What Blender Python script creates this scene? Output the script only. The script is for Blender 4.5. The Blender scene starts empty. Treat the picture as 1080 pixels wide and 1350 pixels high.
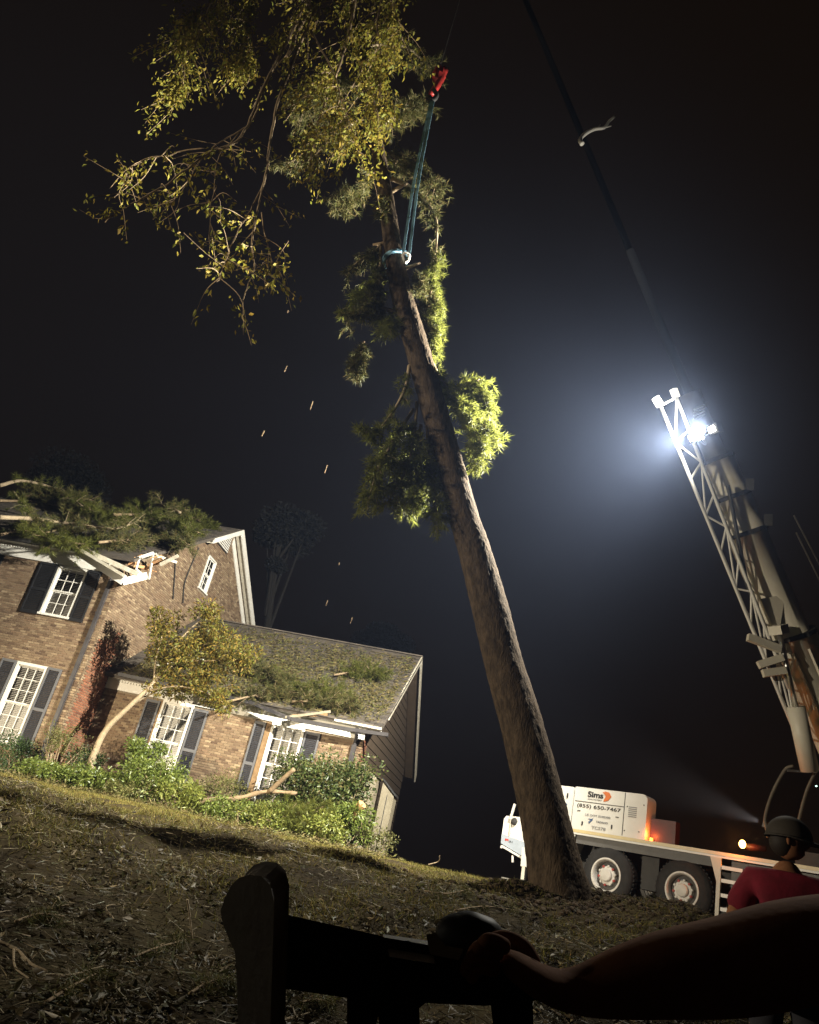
import bpy, math, random
import numpy as np
from mathutils import Matrix, Vector, noise

random.seed(7)
RNG = np.random.default_rng(11)
scn = bpy.context.scene
col = scn.collection

# ------------------------------------------------------------------ camera
FOC = 1000.0                      # focal length in photograph pixels (1080 wide)
PITCH, ROLL, EYE = math.radians(24.4), math.radians(13.1), 1.6
_f = np.array([0, math.cos(PITCH), math.sin(PITCH)])
_u = np.array([0, -math.sin(PITCH), math.cos(PITCH)])
_x = np.array([1.0, 0, 0])
AX = math.cos(ROLL) * _x + math.sin(ROLL) * _u
AU = -math.sin(ROLL) * _x + math.cos(ROLL) * _u
AF = _f
O = np.array([0, 0, EYE])
cam_d = bpy.data.cameras.new('camera')
cam_d.sensor_fit = 'HORIZONTAL'
cam_d.sensor_width = 36.0
cam_d.lens = 36.0 * FOC / 1080.0
cam_d.clip_start = 0.05
cam_d.clip_end = 2000
cam = bpy.data.objects.new('camera', cam_d)
col.objects.link(cam)
cam.matrix_world = Matrix(((AX[0], AU[0], -AF[0], O[0]), (AX[1], AU[1], -AF[1], O[1]),
                           (AX[2], AU[2], -AF[2], O[2]), (0, 0, 0, 1)))
scn.camera = cam

# ------------------------------------------------------------------ night sky, render
world = bpy.data.worlds.new('World')
scn.world = world
world.use_nodes = True
nt = world.node_tree
bg = nt.nodes['Background']
bg.inputs['Color'].default_value = (0.66, 0.38, 0.21, 1)
bg.inputs['Strength'].default_value = 0.0075
scn.render.engine = 'CYCLES'
scn.cycles.use_denoising = True
scn.cycles.max_bounces = 5
scn.cycles.diffuse_bounces = 2
scn.cycles.glossy_bounces = 2
scn.cycles.transmission_bounces = 3
scn.cycles.transparent_max_bounces = 8
scn.cycles.volume_bounces = 0
scn.cycles.sample_clamp_indirect = 4.0
scn.view_settings.view_transform = 'Standard'
scn.view_settings.look = 'None'
scn.view_settings.exposure = 0.0
scn.view_settings.gamma = 1.0
scn.view_settings.use_curve_mapping = False


def look_quat(frm, to):
    return (Vector(to) - Vector(frm)).to_track_quat('-Z', 'Y')


def spot(name, loc, target, power, angle, blend, colr, radius):
    d = bpy.data.lights.new(name, 'SPOT')
    d.energy = power
    d.spot_size = math.radians(angle)
    d.spot_blend = blend
    d.color = colr
    d.shadow_soft_size = radius
    o = bpy.data.objects.new(name, d)
    o.rotation_mode = 'QUATERNION'
    o.location = loc
    o.rotation_quaternion = look_quat(loc, target)
    col.objects.link(o)
    return o


# vehicle headlights parked on the drive left of the view, sweeping over house, trunk and crane
spot('headlight_beam', (-19.0, 6.6, 3.4), (-4.0, 25.0, -1.6), 35000, 60, 0.9, (1.0, 0.85, 0.61), 0.25)
# work light on the same vehicle's roof, turned on the trunk and the crane
spot('work_light_beam', (-18.6, 6.0, 4.2), (1.5, 12.5, 8.0), 15500, 78, 1.0, (1.0, 0.87, 0.66), 0.2)


# ------------------------------------------------------------------ projection helpers (pixel -> place)
def ray(px, py):
    return (px - 540) / FOC * AX - (py - 675) / FOC * AU + AF


def at(px, py, Y):
    d = ray(px, py)
    return O + d * (Y / d[1])


def deep(px, py, z):
    return O + ray(px, py) * z


def on_plane(px, py, p, n):
    d = ray(px, py)
    return O + d * (((np.asarray(p) - O) @ n) / (d @ n))


def proj(p):
    v = np.asarray(p) - O
    return 540 + FOC * (v @ AX) / (v @ AF), 675 - FOC * (v @ AU) / (v @ AF)


# ------------------------------------------------------------------ materials
MATS = {}


def principled(name):
    m = bpy.data.materials.new(name)
    m.use_nodes = True
    MATS[name] = m
    return m, m.node_tree, m.node_tree.nodes['Principled BSDF']


def pm(name, c1, c2=None, scale=6.0, rough=0.7, bump=0.0, bscale=None, metallic=0.0, spec=0.3, detail=6.0, stretch=None,
       emit=None, estr=0.0):
    m, t, b = principled(name)
    b.inputs['Roughness'].default_value = rough
    b.inputs['Metallic'].default_value = metallic
    b.inputs['Specular IOR Level'].default_value = spec
    b.inputs['Base Color'].default_value = (*c1, 1)
    if c2 is not None or bump:
        tc = t.nodes.new('ShaderNodeTexCoord')
        mp = t.nodes.new('ShaderNodeMapping')
        t.links.new(tc.outputs['Object'], mp.inputs['Vector'])
        if stretch:
            mp.inputs['Scale'].default_value = stretch
    if c2 is not None:
        n = t.nodes.new('ShaderNodeTexNoise')
        n.inputs['Scale'].default_value = scale
        n.inputs['Detail'].default_value = detail
        n.inputs['Roughness'].default_value = 0.65
        t.links.new(mp.outputs[0], n.inputs['Vector'])
        r = t.nodes.new('ShaderNodeValToRGB')
        r.color_ramp.elements[0].position = 0.34
        r.color_ramp.elements[1].position = 0.66
        r.color_ramp.elements[0].color = (*c1, 1)
        r.color_ramp.elements[1].color = (*c2, 1)
        t.links.new(n.outputs['Fac'], r.inputs['Fac'])
        t.links.new(r.outputs['Color'], b.inputs['Base Color'])
    if bump:
        n2 = t.nodes.new('ShaderNodeTexNoise')
        n2.inputs['Scale'].default_value = bscale or scale * 3
        n2.inputs['Detail'].default_value = 5
        t.links.new(mp.outputs[0], n2.inputs['Vector'])
        bp = t.nodes.new('ShaderNodeBump')
        bp.inputs['Strength'].default_value = bump
        bp.inputs['Distance'].default_value = 0.02
        t.links.new(n2.outputs['Fac'], bp.inputs['Height'])
        t.links.new(bp.outputs['Normal'], b.inputs['Normal'])
    if emit:
        b.inputs['Emission Color'].default_value = (*emit, 1)
        b.inputs['Emission Strength'].default_value = estr
    return m


def island_mat(name, cols, rough=0.75, trans=0.0, spec=0.25, bump=0.0):
    """colour chosen per loose piece (brick, leaf, needle, chip)"""
    m, t, b = principled(name)
    b.inputs['Roughness'].default_value = rough
    b.inputs['Specular IOR Level'].default_value = spec
    g = t.nodes.new('ShaderNodeNewGeometry')
    r = t.nodes.new('ShaderNodeValToRGB')
    el = r.color_ramp.elements
    k = len(cols)
    el[0].position, el[0].color = 0.0, (*cols[0], 1)
    el[1].position, el[1].color = 1.0, (*cols[-1], 1)
    for i in range(1, k - 1):
        e = el.new(i / (k - 1))
        e.color = (*cols[i], 1)
    t.links.new(g.outputs['Random Per Island'], r.inputs['Fac'])
    t.links.new(r.outputs['Color'], b.inputs['Base Color'])
    if bump:
        n2 = t.nodes.new('ShaderNodeTexNoise')
        n2.inputs['Scale'].default_value = 40
        bp = t.nodes.new('ShaderNodeBump')
        bp.inputs['Strength'].default_value = bump
        bp.inputs['Distance'].default_value = 0.01
        t.links.new(n2.outputs['Fac'], bp.inputs['Height'])
        t.links.new(bp.outputs['Normal'], b.inputs['Normal'])
    if trans:
        out = t.nodes['Material Output']
        tr = t.nodes.new('ShaderNodeBsdfTranslucent')
        mx = t.nodes.new('ShaderNodeMixShader')
        mx.inputs[0].default_value = trans
        t.links.new(r.outputs['Color'], tr.inputs['Color'])
        t.links.new(b.outputs[0], mx.inputs[1])
        t.links.new(tr.outputs[0], mx.inputs[2])
        t.links.new(mx.outputs[0], out.inputs['Surface'])
    return m


pm('lawn', (0.016, 0.011, 0.006), (0.045, 0.034, 0.014), 1.1, 0.95, 1.0, 14.0, spec=0.1)
island_mat('grass', [(0.08, 0.08, 0.015), (0.15, 0.14, 0.028), (0.22, 0.16, 0.05), (0.10, 0.105, 0.02), (0.13, 0.085, 0.03)], 0.8, 0.25)
island_mat('litter', [(0.03, 0.02, 0.010), (0.07, 0.05, 0.022), (0.13, 0.095, 0.045), (0.06, 0.06, 0.02), (0.04, 0.027, 0.013), (0.30, 0.23, 0.13), (0.09, 0.10, 0.035), (0.035, 0.022, 0.012)], 0.6, 0.1, 0.4)
island_mat('soil_clod', [(0.03, 0.02, 0.012), (0.06, 0.04, 0.022), (0.04, 0.028, 0.016)], 0.9)
island_mat('brick', [(0.17, 0.115, 0.07), (0.23, 0.165, 0.10), (0.10, 0.062, 0.04), (0.20, 0.135, 0.08), (0.32, 0.24, 0.15), (0.18, 0.115, 0.07), (0.21, 0.145, 0.09), (0.13, 0.083, 0.052)], 0.9, bump=0.4)
island_mat('red_brick', [(0.20, 0.075, 0.04), (0.28, 0.12, 0.065), (0.13, 0.05, 0.03), (0.24, 0.13, 0.075)], 0.9, bump=0.4)  # wing corner brick; also paints the shade low on the main gable
pm('mortar', (0.25, 0.20, 0.14), (0.19, 0.15, 0.10), 20, 0.95)
pm('trim', (0.74, 0.72, 0.66), (0.66, 0.63, 0.56), 3, 0.55)
pm('trim_dirty', (0.62, 0.58, 0.48), (0.45, 0.40, 0.30), 5, 0.7)
pm('shutter', (0.026, 0.026, 0.029), (0.036, 0.036, 0.04), 9, 0.6)
pm('shutter_black', (0.010, 0.010, 0.011), (0.016, 0.016, 0.017), 9, 0.6)
pm('shutter_edge', (0.11, 0.11, 0.115), None, rough=0.6)
pm('gutter_dark', (0.035, 0.032, 0.034), (0.06, 0.055, 0.055), 5, 0.45)
pm('interior', (0.02, 0.018, 0.016), None, rough=0.9)
pm('blind', (0.80, 0.78, 0.73), None, rough=0.6)
pm('wood_reveal', (0.25, 0.16, 0.08), (0.18, 0.11, 0.05), 8, 0.7)
pm('siding', (0.075, 0.052, 0.032), (0.055, 0.038, 0.024), 4, 0.85)  # brown kept dark to paint in the dim light on the wing gable
pm('shingle', (0.07, 0.06, 0.05), (0.12, 0.10, 0.08), 5, 0.95, 0.5, 30)
island_mat('shingle_tab', [(0.055, 0.048, 0.042), (0.09, 0.078, 0.062), (0.12, 0.10, 0.08), (0.07, 0.06, 0.05)], 0.95, bump=0.5)
island_mat('straw', [(0.12, 0.09, 0.035), (0.08, 0.08, 0.02), (0.18, 0.14, 0.06), (0.06, 0.06, 0.018), (0.10, 0.07, 0.026), (0.09, 0.10, 0.025)], 0.8)
pm('split_wood', (0.55, 0.33, 0.16), (0.40, 0.20, 0.09), 10, 0.8, stretch=(1, 6, 6))
pm('bark_pine', (0.028, 0.020, 0.013), (0.088, 0.062, 0.039), 13, 0.95, 1.0, 45, spec=0.15, stretch=(1, 1, 0.35))
pm('bark_limb', (0.30, 0.22, 0.13), (0.18, 0.13, 0.08), 9, 0.9, 0.4, 40)
pm('bark_pale', (0.38, 0.30, 0.19), (0.26, 0.20, 0.13), 9, 0.9, 0.4, 40)
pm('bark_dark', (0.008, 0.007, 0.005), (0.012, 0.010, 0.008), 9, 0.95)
pm('log_wood', (0.27, 0.19, 0.11), (0.15, 0.105, 0.06), 7, 0.85, 0.4, 30)
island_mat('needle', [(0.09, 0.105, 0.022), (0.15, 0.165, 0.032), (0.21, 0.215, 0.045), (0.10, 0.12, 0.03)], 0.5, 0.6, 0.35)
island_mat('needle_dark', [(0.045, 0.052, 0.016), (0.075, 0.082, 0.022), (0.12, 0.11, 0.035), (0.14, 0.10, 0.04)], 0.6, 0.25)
island_mat('leaf_gold', [(0.22, 0.21, 0.03), (0.30, 0.24, 0.035), (0.15, 0.17, 0.028), (0.28, 0.19, 0.035), (0.15, 0.17, 0.03)], 0.6, 0.4, 0.2)
island_mat('leaf_orange', [(0.13, 0.13, 0.022), (0.22, 0.15, 0.028), (0.09, 0.10, 0.02), (0.27, 0.16, 0.03), (0.12, 0.13, 0.025), (0.16, 0.16, 0.03)], 0.5, 0.35)
island_mat('leaf_green', [(0.06, 0.09, 0.018), (0.13, 0.17, 0.03), (0.21, 0.25, 0.055), (0.10, 0.14, 0.025)], 0.4, 0.3, 0.5)
island_mat('leaf_deep', [(0.025, 0.05, 0.014), (0.045, 0.08, 0.02), (0.06, 0.09, 0.025)], 0.45, 0.25, 0.5)
island_mat('leaf_holly', [(0.03, 0.05, 0.014), (0.06, 0.085, 0.02), (0.09, 0.11, 0.028), (0.13, 0.10, 0.04)], 0.45, 0.25, 0.5)
island_mat('leaf_lime', [(0.10, 0.13, 0.025), (0.18, 0.21, 0.04), (0.26, 0.27, 0.06), (0.14, 0.15, 0.03)], 0.45, 0.3, 0.5)
island_mat('leaf_olive', [(0.09, 0.10, 0.03), (0.15, 0.15, 0.045), (0.20, 0.18, 0.07), (0.07, 0.08, 0.025)], 0.5, 0.3)
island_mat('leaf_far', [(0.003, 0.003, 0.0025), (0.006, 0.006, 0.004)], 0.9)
pm('crane_white', (0.70, 0.68, 0.63), (0.62, 0.60, 0.55), 1.2, 0.38, spec=0.5)
pm('crane_cream', (0.64, 0.60, 0.50), (0.56, 0.52, 0.42), 1.0, 0.45, spec=0.4)
pm('crane_grey', (0.36, 0.41, 0.48), (0.32, 0.37, 0.43), 2, 0.4, spec=0.5)
pm('crane_dark', (0.028, 0.027, 0.026), (0.045, 0.043, 0.04), 4, 0.6)
pm('boom_unlit', (0.013, 0.013, 0.014), None, rough=0.8, spec=0.1)  # near-black colour sinks the upper boom into the darkness
pm('crane_panel', (0.13, 0.125, 0.12), (0.10, 0.095, 0.09), 4, 0.5)
pm('deck_strip', (0.62, 0.50, 0.24), (0.55, 0.42, 0.2), 6, 0.4, spec=0.6)
pm('seam', (0.05, 0.048, 0.045), None, rough=0.7)
pm('tyre', (0.022, 0.021, 0.021), (0.035, 0.033, 0.032), 8, 0.75, 0.2, 30)
pm('rim', (0.74, 0.71, 0.66), (0.62, 0.58, 0.52), 6, 0.45)
pm('hub_red', (0.42, 0.06, 0.05), None, rough=0.5)
pm('chrome', (0.85, 0.84, 0.80), None, rough=0.32, metallic=1.0)
pm('steel', (0.42, 0.42, 0.42), (0.34, 0.34, 0.33), 9, 0.4, metallic=0.7)
pm('print_black', (0.015, 0.015, 0.018), None, rough=0.5)
pm('print_orange', (0.62, 0.16, 0.04), None, rough=0.5)
pm('print_blue', (0.05, 0.10, 0.22), None, rough=0.5)
pm('print_grey', (0.22, 0.22, 0.23), None, rough=0.5)
pm('amber_lamp', (0.9, 0.25, 0.03), None, rough=0.3, emit=(1.0, 0.22, 0.03), estr=6)
pm('amber_core', (1, 0.6, 0.2), None, rough=0.3, emit=(1.0, 0.55, 0.12), estr=18)
pm('red_lit_panel', (0.06, 0.014, 0.010), (0.04, 0.011, 0.008), 4, 0.45)  # dark box tinted red, putting the lamp glow into its colour
pm('flood_lens', (1, 1, 1), None, rough=0.3, emit=(1.0, 0.97, 0.88), estr=22)
pm('green_lamp', (0.2, 0.6, 0.5), None, rough=0.3, emit=(0.6, 1.0, 0.85), estr=4)
pm('strap_blue', (0.14, 0.30, 0.42), (0.22, 0.38, 0.48), 14, 0.6)
pm('hook_red', (0.40, 0.035, 0.03), (0.12, 0.012, 0.01), 6, 0.4)
pm('shirt_red', (0.20, 0.010, 0.024), (0.12, 0.007, 0.015), 9, 0.9, 0.25, 14)
pm('shirt_print', (0.55, 0.54, 0.56), None, rough=0.8)
pm('trousers', (0.02, 0.021, 0.026), (0.03, 0.03, 0.036), 9, 0.9)
pm('helmet', (0.055, 0.046, 0.036), (0.04, 0.034, 0.027), 6, 0.7, spec=0.15)
pm('skin', (0.30, 0.135, 0.065), (0.23, 0.095, 0.045), 22, 0.85, 0.05, 90, spec=0.12)
pm('hair', (0.02, 0.014, 0.01), None, rough=0.7)
pm('boot', (0.03, 0.025, 0.02), None, rough=0.7)
pm('tool_black', (0.012, 0.012, 0.013), (0.018, 0.018, 0.019), 10, 0.55)
pm('tool_grey', (0.34, 0.32, 0.30), (0.28, 0.26, 0.24), 14, 0.6, 0.2, 60)
pm('tool_steel', (0.55, 0.54, 0.50), (0.45, 0.44, 0.40), 30, 0.5)
pm('cab_tube', (0.17, 0.145, 0.11), (0.12, 0.10, 0.08), 8, 0.6)
pm('cabinet', (0.27, 0.235, 0.165), (0.20, 0.17, 0.115), 3, 0.75)
pm('dark_tank', (0.05, 0.05, 0.055), None, rough=0.5)


def glass(name, tint=(0.02, 0.022, 0.024), mixv=0.75):
    m = bpy.data.materials.new(name)
    m.use_nodes = True
    t = m.node_tree
    for n in list(t.nodes):
        if n.type == 'BSDF_PRINCIPLED':
            t.nodes.remove(n)
    out = t.nodes['Material Output']
    tr = t.nodes.new('ShaderNodeBsdfTransparent')
    gl = t.nodes.new('ShaderNodeBsdfGlossy')
    gl.inputs['Roughness'].default_value = 0.05
    fr = t.nodes.new('ShaderNodeFresnel')
    fr.inputs['IOR'].default_value = 1.45
    mx = t.nodes.new('ShaderNodeMixShader')
    tr.inputs['Color'].default_value = (mixv, mixv, mixv, 1)
    t.links.new(fr.outputs[0], mx.inputs[0])
    t.links.new(tr.outputs[0], mx.inputs[1])
    t.links.new(gl.outputs[0], mx.inputs[2])
    t.links.new(mx.outputs[0], out.inputs['Surface'])
    MATS[name] = m


glass('window_glass', mixv=0.98)
glass('cab_glass', mixv=0.75)


# ------------------------------------------------------------------ mesh helpers
def T4(c0, c1, c2, o):
    T = np.eye(4)
    T[:3, 0], T[:3, 1], T[:3, 2], T[:3, 3] = c0, c1, c2, o
    return T


def shift(T, x, y, z):
    M = np.eye(4)
    M[:3, 3] = (x, y, z)
    return T @ M


IDENT = np.eye(4)


def unit(v):
    v = np.asarray(v, float)
    return v / (np.linalg.norm(v) + 1e-9)


class MB:
    def __init__(self, T=IDENT):
        self.v, self.f, self.n, self.T, self.fa = [], [], 0, T, []

    def raw(self, V, Fc):
        V = np.asarray(V, float).reshape(-1, 3)
        self.v.append(V)
        self.f.extend([tuple(int(i) + self.n for i in f) for f in Fc])
        self.n += len(V)
        return self

    def raw_np(self, V, Fa):
        self.v.append(V)
        self.fa.append(Fa + self.n)
        self.n += len(V)
        return self

    def hexa(self, c):
        return self.raw(c, [(0, 3, 2, 1), (4, 5, 6, 7), (0, 1, 5, 4), (1, 2, 6, 5), (2, 3, 7, 6), (3, 0, 4, 7)])

    def box(self, x0, x1, y0, y1, z0, z1):
        return self.hexa([(x0, y0, z0), (x1, y0, z0), (x1, y1, z0), (x0, y1, z0), (x0, y0, z1), (x1, y0, z1), (x1, y1, z1), (x0, y1, z1)])

    def bar(self, a, b, w, h, up=(0, 0, 1)):
        a, b = np.asarray(a, float), np.asarray(b, float)
        d = unit(b - a)
        s = unit(np.cross(d, up)) if abs(np.dot(d, unit(up))) < 0.99 else unit(np.cross(d, (1, 0, 0)))
        t = np.cross(s, d)
        s, t = s * w / 2, t * h / 2
        return self.hexa([a - s - t, a + s - t, a + s + t, a - s + t, b - s - t, b + s - t, b + s + t, b - s + t])

    def prism(self, poly, y0, y1):
        """polygon in (x,z) extruded along y"""
        k = len(poly)
        V = [(p[0], y0, p[1]) for p in poly] + [(p[0], y1, p[1]) for p in poly]
        Fc = [tuple(range(k)), tuple(range(2 * k - 1, k - 1, -1))]
        Fc += [(i, (i + 1) % k + 0, (i + 1) % k + k, i + k) for i in range(k)]
        return self.raw(V, Fc)

    def tube(self, pts, rad, n=7, caps=True):
        pts = np.asarray(pts, float)
        k = len(pts)
        rad = np.full(k, rad) if np.isscalar(rad) else np.asarray(rad, float)
        tg = np.gradient(pts, axis=0)
        ref = np.array([0.31, 0.17, 0.93])
        V = []
        for i in range(k):
            d = unit(tg[i])
            s = np.cross(d, ref)
            if np.linalg.norm(s) < 1e-3:
                s = np.cross(d, (1, 0, 0))
            s = unit(s)
            t = np.cross(d, s)
            for j in range(n):
                a = 2 * math.pi * j / n
                V.append(pts[i] + rad[i] * (math.cos(a) * s + math.sin(a) * t))
        Fc = []
        for i in range(k - 1):
            for j in range(n):
                j2 = (j + 1) % n
                Fc.append((i * n + j, i * n + j2, (i + 1) * n + j2, (i + 1) * n + j))
        if caps:
            Fc.append(tuple(range(n - 1, -1, -1)))
            Fc.append(tuple(range((k - 1) * n, k * n)))
        return self.raw(V, Fc)

    def revolve_y(self, prof, cx, cz, n=28):
        """profile of (y, r) spun about the local y axis through (cx, cz)"""
        k = len(prof)
        V = [(cx + r * math.cos(2 * math.pi * j / n), y, cz + r * math.sin(2 * math.pi * j / n)) for j in range(n) for (y, r) in prof]
        Fc = []
        for j in range(n):
            j2 = (j + 1) % n
            for i in range(k - 1):
                Fc.append((j * k + i, j * k + i + 1, j2 * k + i + 1, j2 * k + i))
        return self.raw(V, Fc)

    def blob(self, c, r, squash=(1, 1, 1), amp=0.15, n=(10, 7), seed=0):
        V, Fc = [], []
        nu, nv = n
        for i in range(nv + 1):
            th = math.pi * i / nv
            for j in range(nu):
                ph = 2 * math.pi * j / nu
                d = np.array([math.sin(th) * math.cos(ph), math.sin(th) * math.sin(ph), math.cos(th)])
                q = 1 + amp * noise.noise(Vector(d * 2.0 + seed))
                V.append(np.asarray(c) + d * r * q * np.asarray(squash))
        for i in range(nv):
            for j in range(nu):
                j2 = (j + 1) % nu
                Fc.append((i * nu + j, (i + 1) * nu + j, (i + 1) * nu + j2, i * nu + j2))
        return self.raw(V, Fc)

    def build(self, name, mat, parent=None, smooth=False):
        V = np.concatenate(self.v) if self.v else np.zeros((0, 3))
        T = self.T
        if parent is not None:
            T = np.linalg.inv(np.array(parent_world(parent))) @ T
        V = V @ T[:3, :3].T + T[:3, 3]
        me = bpy.data.meshes.new(name)
        if self.fa and not self.f and len({a.shape[1] for a in self.fa}) == 1:
            A = np.concatenate(self.fa).astype(np.int32)
            k = A.shape[1]
            me.vertices.add(len(V))
            me.vertices.foreach_set('co', V.astype(np.float32).ravel())
            me.loops.add(A.size)
            me.loops.foreach_set('vertex_index', A.ravel())
            me.polygons.add(len(A))
            me.polygons.foreach_set('loop_start', np.arange(len(A), dtype=np.int32) * k)
            me.polygons.foreach_set('loop_total', np.full(len(A), k, dtype=np.int32))
            me.update(calc_edges=True)
        else:
            me.from_pydata(V.tolist(), [], self.f + [tuple(r) for a in self.fa for r in a.tolist()])
        me.materials.append(MATS[mat])
        if smooth:
            me.polygons.foreach_set('use_smooth', [True] * len(me.polygons))
        o = bpy.data.objects.new(name, me)
        col.objects.link(o)
        if parent is not None:
            o.parent = parent
        return o


def parent_world(o):
    M = o.matrix_basis.copy()
    p = o.parent
    while p is not None:
        M = p.matrix_basis @ M
        p = p.parent
    return M


def thing(name, label, cat, T=None, loc=None, group=None):
    o = bpy.data.objects.new(name, None)
    o.empty_display_size = 0.3
    if T is not None:
        o.matrix_basis = Matrix(T.tolist())
    elif loc is not None:
        o.location = [float(c) for c in loc]
    col.objects.link(o)
    return tag(o, label, cat, group)


def tag(o, label=None, cat=None, group=None, kind=None):
    if label:
        o['label'] = label
    if cat:
        o['category'] = cat
    if group:
        o['group'] = group
    if kind:
        o['kind'] = kind
    return o


def smooth_line(pts, k=6):
    """Catmull-Rom through points"""
    P = [np.asarray(p, float) for p in pts]
    if len(P) < 3:
        return np.array([P[0] + (P[-1] - P[0]) * t for t in np.linspace(0, 1, k + 1)])
    P = [2 * P[0] - P[1]] + P + [2 * P[-1] - P[-2]]
    out = []
    for i in range(1, len(P) - 2):
        a, b, c, d = P[i - 1:i + 3]
        for s in range(k):
            t = s / k
            out.append(0.5 * (2 * b + (c - a) * t + (2 * a - 5 * b + 4 * c - d) * t * t + (3 * b - a - 3 * c + d) * t ** 3))
    out.append(P[-2])
    return np.array(out)


def norm_rows(A):
    return A / (np.linalg.norm(A, axis=1, keepdims=True) + 1e-9)


def leaves(mb, P, D, L, W, fold=0.25, rng=RNG):
    """pointed, folded leaves: base P, direction D"""
    n = len(P)
    D = norm_rows(D)
    S = norm_rows(np.cross(D, rng.normal(size=(n, 3))))
    N = np.cross(D, S)
    L = np.broadcast_to(np.asarray(L, float), (n,))[:, None]
    W = np.broadcast_to(np.asarray(W, float), (n,))[:, None]
    V = np.empty((n, 4, 3))
    V[:, 0] = P
    V[:, 1] = P + D * L * 0.45 + S * W * 0.5 + N * W * fold
    V[:, 2] = P + D * L
    V[:, 3] = P + D * L * 0.45 - S * W * 0.5 + N * W * fold
    b = np.arange(n)[:, None] * 4
    Fa = np.concatenate([b + [0, 1, 2], b + [0, 2, 3]])
    mb.raw_np(V.reshape(-1, 3), Fa)


def needles(mb, P, D, L, W, rng=RNG):
    n = len(P)
    D = norm_rows(D)
    S = norm_rows(np.cross(D, rng.normal(size=(n, 3))))
    L = np.broadcast_to(np.asarray(L, float), (n,))[:, None]
    V = np.empty((n, 3, 3))
    V[:, 0] = P - S * W / 2
    V[:, 1] = P + S * W / 2
    V[:, 2] = P + D * L
    mb.raw_np(V.reshape(-1, 3), np.arange(n * 3).reshape(-1, 3))


def tufts(mb, C, A, k=26, L=0.2, W=0.012, spread=0.9, rng=RNG):
    """needle tufts: centres C (n,3), axes A"""
    C, A = np.asarray(C), norm_rows(np.asarray(A))
    n = len(C)
    CC = np.repeat(C, k, axis=0) + np.repeat(A, k, axis=0) * rng.uniform(-0.1, 0.06, (n * k, 1))
    DD = np.repeat(A, k, axis=0) + rng.normal(size=(n * k, 3)) * spread
    needles(mb, CC, DD, L * rng.uniform(0.7, 1.15, n * k), W)


# ------------------------------------------------------------------ ground
GY = [-40, -6, 0, 2.5, 4.5, 6.5, 8.5, 10.2, 12, 16, 22, 30, 200]
GZ = [-0.2, -0.05, 0.05, 0.18, 0.42, 0.74, 1.10, 1.36, 1.47, 1.53, 1.60, 1.66, 1.7]
_yy = np.linspace(-40, 200, 4801)
_zz = np.interp(_yy, GY, GZ)
_ker = np.hanning(41)
_zz = np.convolve(np.pad(_zz, 20, mode='edge'), _ker / _ker.sum(), mode='valid')


def gz(x, y):
    x, y = np.asarray(x, float), np.asarray(y, float)
    z = np.interp(y, _yy, _zz)
    z = z + np.clip(x, -12, 10) * 0.012 * np.clip(y / 12, 0, 1)
    near = np.exp(-((y - 9) / 9.0) ** 2)
    z = z + near * (0.07 * np.sin(1.3 * x + 0.7 * y) + 0.055 * np.sin(2.9 * x - 1.7 * y + 1.2 + np.sin(x)) + 0.035 * np.sin(5.3 * x + 4.1 * y + 1.5 * np.sin(1.7 * y)))
    z = z + 0.30 * np.exp(-(((x - 4.2) / 2.0) ** 2 + ((y - 12.1) / 0.9) ** 2))          # heap of soil at the trunk
    z = z + 0.10 * np.exp(-(((x - 5.5) / 1.2) ** 2 + ((y - 11.2) / 0.8) ** 2))
    z = z - 0.16 * np.exp(-(((y - 7.3 + 0.12 * x) / 0.9) ** 2)) * np.clip((2.5 - x) / 3, 0, 1)  # hollow under the bare dark band on the bank
    return z


def make_ground():
    xs = np.unique(np.concatenate([np.linspace(-150, -16, 24), np.linspace(-16, 16, 190), np.linspace(16, 150, 24)]))
    ys = np.unique(np.concatenate([np.linspace(-60, 1, 24), np.linspace(1, 20, 170), np.linspace(20, 32, 40), np.linspace(32, 190, 24)]))
    X, Y = np.meshgrid(xs, ys)
    V = np.stack([X, Y, gz(X, Y)], -1).reshape(-1, 3)
    nx, ny = len(xs), len(ys)
    i = np.arange((ny - 1) * nx).reshape(ny - 1, nx)[:, :-1].ravel()
    mb = MB()
    mb.raw_np(V, np.stack([i, i + 1, i + nx + 1, i + nx], -1))
    return tag(mb.build('ground', 'lawn', smooth=True), kind='structure')


make_ground()

# ------------------------------------------------------------------ house
YAW = math.radians(-11.6)
HX = np.array([math.cos(YAW), math.sin(YAW), 0])
HY = np.array([-math.sin(YAW), math.cos(YAW), 0])
EZ = np.array([0, 0, 1.0])
HP = np.array([-9.0, 25.13, 2.24])           # front right corner of the main block
TH = T4(HX, HY, EZ, HP)                       # x along the front, y back, z up


def hw(x, y, z):
    return HP + HX * x + HY * y + EZ * z


def hl(p):
    r = np.asarray(p) - HP
    return np.array([r @ HX, r @ HY, r[2]])


house = thing('brick_house', 'two storey brown brick house with a low wing and pine boughs on its roofs', 'house', T=TH)

WING_Y = 1.6
TW = shift(TH, 0, WING_Y, 0)                  # wing front
TG = T4(HY, -HX, EZ, HP)                      # main gable: x goes back, y into the wall
TWG = T4(HY, -HX, EZ, hw(9.1, 0, 0))          # wing gable end


def wall_cells(T, x0, x1, z0, z1, holes, name, mat, parent, depth=0.22, y0=0.0):
    xs = sorted({x0, x1, *[h[0] for h in holes], *[h[1] for h in holes]})
    zs = sorted({z0, z1, *[h[2] for h in holes], *[h[3] for h in holes]})
    mb = MB(T)
    for a, b in zip(xs, xs[1:]):
        for c, d in zip(zs, zs[1:]):
            mx, mz = (a + b) / 2, (c + d) / 2
            if any(h[0] < mx < h[1] and h[2] < mz < h[3] for h in holes):
                continue
            mb.box(a, b, y0, y0 + depth, c, d)
    return mb.build(name, mat, parent)


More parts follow.
